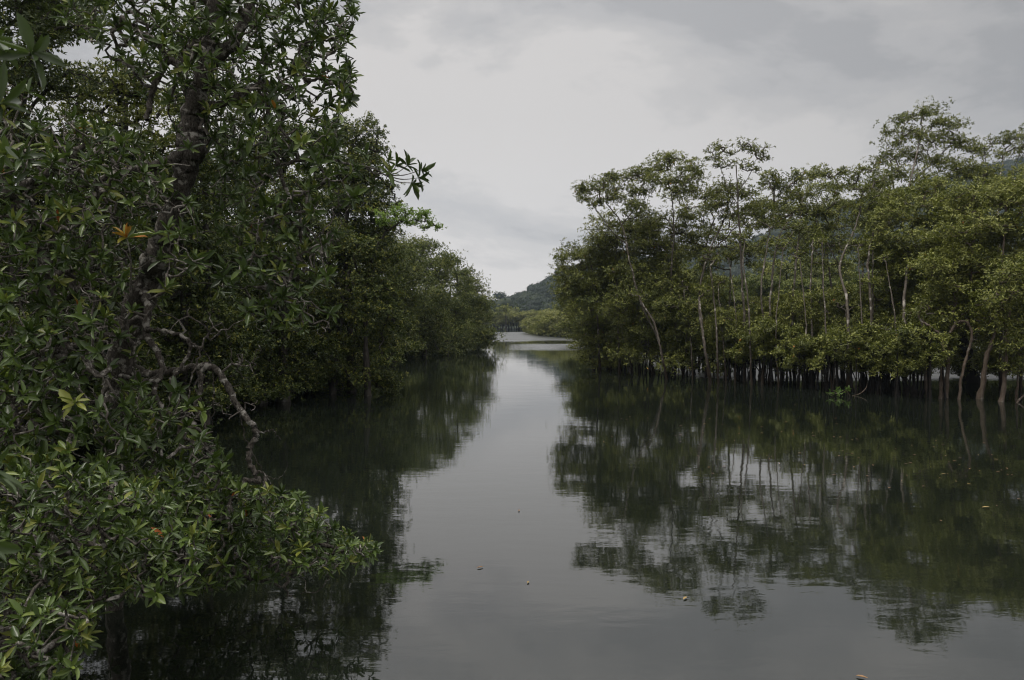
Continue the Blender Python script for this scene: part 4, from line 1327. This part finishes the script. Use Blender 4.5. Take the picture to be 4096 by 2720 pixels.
# second near mangrove at the left edge
R5 = [(-60, 60), (20, 85), (60, 120), (75, 180), (70, 330), (100, 420), (60, 480), (-60, 480)]
R6 = [(-60, 110), (90, 150), (110, 260), (110, 380), (-60, 400)]
fg_tree('foreground_mangrove', 'tangled near mangrove with many bare grey twigs at the left edge',
        ([(28, 640, 7.4), (40, 520, 7.5), (62, 430, 7.5), (58, 380, 7.5), (52, 300, 7.4), (30, 215, 7.3), (0, 180, 7.2)], [0.09, 0.08, 0.07, 0.065, 0.06, 0.05, 0.04]),
        [([(52, 300, 7.4), (80, 290, 7.2), (92, 262, 7.1), (88, 240, 7.0)], 0.045, 0.018), ([(0, 200, 7.0), (30, 184, 6.9), (52, 172, 6.9), (62, 160, 6.8), (85, 144, 6.8)], 0.06, 0.02),
         ([(58, 380, 7.5), (30, 350, 7.2), (10, 355, 7.0), (-20, 340, 7.0)], 0.035, 0.015), ([(50, 330, 7.4), (70, 345, 7.1), (100, 350, 6.9), (108, 370, 6.8)], 0.03, 0.012),
         ([(64, 420, 7.5), (80, 400, 7.0), (100, 405, 6.8)], 0.03, 0.012)],
        [(R5, 190, 6.0, 7.8, 0.16, 21), (R6, 150, 6.0, 7.6, 0.16, 22), ([(-50, 330), (120, 360), (140, 450), (110, 500), (-50, 500)], 150, 5.8, 7.6, 0.18, 23)],
        [(R5, 260, 6.2, 7.6, 0.12, 24), (R6, 260, 6.2, 7.6, 0.12, 25), ([(-20, 330), (110, 330), (120, 420), (0, 430)], 120, 6.2, 7.4, 0.12, 26)], 701)

# low near shrub filling the bottom left corner
R7 = [(-60, 470), (60, 470), (160, 490), (195, 540), (200, 592), (165, 596), (108, 600), (86, 640), (78, 668), (50, 730), (-60, 740)]
R8 = [(90, 470), (200, 490), (215, 560), (180, 590), (100, 590)]
fg_tree('foreground_shrub', 'low near mangrove shrub with glossy whorled leaves in the bottom left corner',
        ([(-15, 740, 5.8), (-5, 690, 5.8), (10, 620, 5.8), (14, 560, 5.8), (30, 510, 5.9)], [0.05, 0.05, 0.045, 0.035, 0.025]),
        [([(5, 640, 5.8), (40, 610, 5.6), (80, 585, 5.6), (120, 570, 5.8), (180, 560, 6.0)], 0.03, 0.008), ([(0, 660, 5.8), (-10, 640, 5.4), (20, 650, 5.0), (55, 660, 4.8)], 0.025, 0.008),
         ([(14, 570, 5.8), (60, 545, 5.8), (110, 520, 6.0), (150, 500, 6.2)], 0.025, 0.008)],
        [(R7, 480, 4.9, 6.4, 0.10, 31), (R8, 100, 5.6, 6.8, 0.12, 32), (R7, 220, 6.2, 7.4, 0.14, 35), ([(-60, 600), (90, 610), (70, 680), (60, 730), (-60, 740)], 80, 4.2, 5.4, 0.15, 33)],
        [(R7, 90, 5.0, 6.4, 0.15, 34)], 702, leaf=(0.090, 0.024), twig_mat='bark_near')

# out of focus leaves of a branch right beside the camera
root = thing('near_branch', P(-12, 300, 1.7), 'blurred branch tips with long dark leaves poking in at the left edge', 'branch')
off = P(-12, 300, 1.7)
bag = Bag()
rngN = np.random.default_rng(21)
for lp in ([(-60, 60, 1.8), (0, 58, 1.75), (31, 54, 1.7)], [(-60, 120, 1.7), (-20, 112, 1.7), (0, 104, 1.65)], [(-60, 500, 1.7), (-30, 490, 1.65), (-10, 472, 1.6)], [(-60, 60, 1.8), (-70, 300, 1.9), (-60, 500, 1.7)], [(-70, 560, 1.8), (-40, 552, 1.65), (-18, 545, 1.6)], [(-60, 500, 1.7), (-70, 540, 1.8), (-75, 565, 1.8)]):
    limb(bag, fp(lp, off), 0.006, 0.003, rngN, sides=6)
link_mesh('twig', bag.mesh('twig'), M['bark_near'], root, True)
cenN = fp([(31, 54, 1.7), (0, 104, 1.65), (-14, 470, 1.6), (-22, 545, 1.6), (-12, 42, 1.7)], off)
v, f, t = rosettes(cenN, np.array([(0.8, -.3, .1), (0.7, -.2, .2), (.8, 0, .2), (.8, 0, 0.2), (0.4, 0, .9)]), 8, 0.080, 0.022, rngN, tpl=T_NEAR, spread=(0.5, 1.7), tint_c=np.full(5, 0.2), tvar=0.12)
link_mesh('leaves', np_mesh('leaves', v, [f], t), M['leaf_near'], root, True)

# ------------------------------------------------------------------ floating leaves
def float_leaf(seed):
    rng = np.random.default_rng(seed)
    tv, tf = T_NEAR
    L, Wd = 0.10, 0.032
    v = np.stack([tv[:, 0] * L - L / 2, tv[:, 1] * Wd, 0.004 + 0.05 * L * np.abs(tv[:, 0] - .5) + 0.02 * np.abs(tv[:, 1])], 1)
    return np_mesh('floating_leaf', v, [tf])


def plain(name, col, rough=0.5):
    m, t = new_mat(name)
    tc = nd(t, 'ShaderNodeTexCoord')
    n = nd(t, 'ShaderNodeTexNoise', i_Scale=30.0, i_Detail=3.0)
    t.links.new(tc.outputs['Object'], n.inputs['Vector'])
    p = nd(t, 'ShaderNodeBsdfPrincipled', i_Roughness=rough)
    t.links.new(mixcol(t, n.outputs['Fac'], tuple(c * .6 for c in col), tuple(min(1, c * 1.3) for c in col)), p.inputs['Base Color'])
    o = nd(t, 'ShaderNodeOutputMaterial')
    t.links.new(p.outputs[0], o.inputs['Surface'])
    return m


FL = []
for nm, col in (('yellow_dead_leaf', (0.40, 0.27, 0.09)), ('orange_dead_leaf', (0.30, 0.16, 0.06)), ('brown_dead_leaf', (0.20, 0.11, 0.05))):
    me = float_leaf(1)
    me.materials.append(plain(nm, col))
    FL.append(me)
rg = random.Random(55)


def leaf_at(px_, py_, k, s, label, group=None):
    b = Wt(px_, py_)
    o = bpy.data.objects.new('floating_leaf', FL[k])
    C.objects.link(o)
    o.location = (float(b[0]), float(b[1]), 0.004)
    o.rotation_euler = (0, 0, rg.uniform(0, 6.28))
    o.scale = (s, s, s)
    tag(o, label, 'leaf', group)
    return o


leaf_at(480, 568, 1, 1.0, 'orange brown leaf afloat in mid channel, left of the yellow one')
leaf_at(528, 583, 0, 0.8, 'small yellow leaf afloat in mid channel right of the orange brown one').rotation_euler = (0, 0, 1.4)
leaf_at(685, 599, 0, 1.0, 'pale yellow leaf afloat just below the mirrored right bank crowns')
leaf_at(986, 508, 0, 1.5, 'largest pale yellow leaf floating near the right edge').rotation_euler = (0, 0, 0.1)
leaf_at(862, 678, 1, 1.0, 'orange leaf floating at the very bottom of the picture').rotation_euler = (0, 0, 2.6)
leaf_at(519, 511, 2, 1.0, 'brown leaf afloat farthest up the mid channel')
n = 0
while n < 110:
    t_ = rg.random()
    px_ = 600 + t_ * 430 + rg.uniform(-25, 25)
    py_ = 415 + t_ * 62 + rg.gauss(0, 20)
    if py_ < 402 or px_ > 1023 or py_ > 560:
        continue
    leaf_at(px_, py_, rg.choice((0, 1, 1, 2, 2)), rg.uniform(0.4, 1.0), 'fallen yellow to brown leaf drifting on the dark reflection of the right bank', 'fallen leaves drifting off the right bank')
    n += 1

# ------------------------------------------------------------------ haze
m, t = new_mat('haze')
vp = nd(t, 'ShaderNodeVolumePrincipled')
vp.inputs['Color'].default_value = (0.72, 0.86, 1.0, 1)
vp.inputs['Density'].default_value = 0.00023
vp.inputs['Anisotropy'].default_value = 0.2
o_ = nd(t, 'ShaderNodeOutputMaterial')
t.links.new(vp.outputs[0], o_.inputs['Volume'])
x0, x1, y0, y1, z0, z1 = -300, 900, -50, 1200, -1.8, 190
v = np.array([(x, y, z) for z in (z0, z1) for y in (y0, y1) for x in (x0, x1)], float)
f = np.array([(0, 2, 3, 1), (4, 5, 7, 6), (0, 1, 5, 4), (2, 6, 7, 3), (0, 4, 6, 2), (1, 3, 7, 5)])
hz = link_mesh('haze', np_mesh('haze', v, [f]), m)
tag(hz, 'thin humid haze over the river', 'haze', kind='stuff')
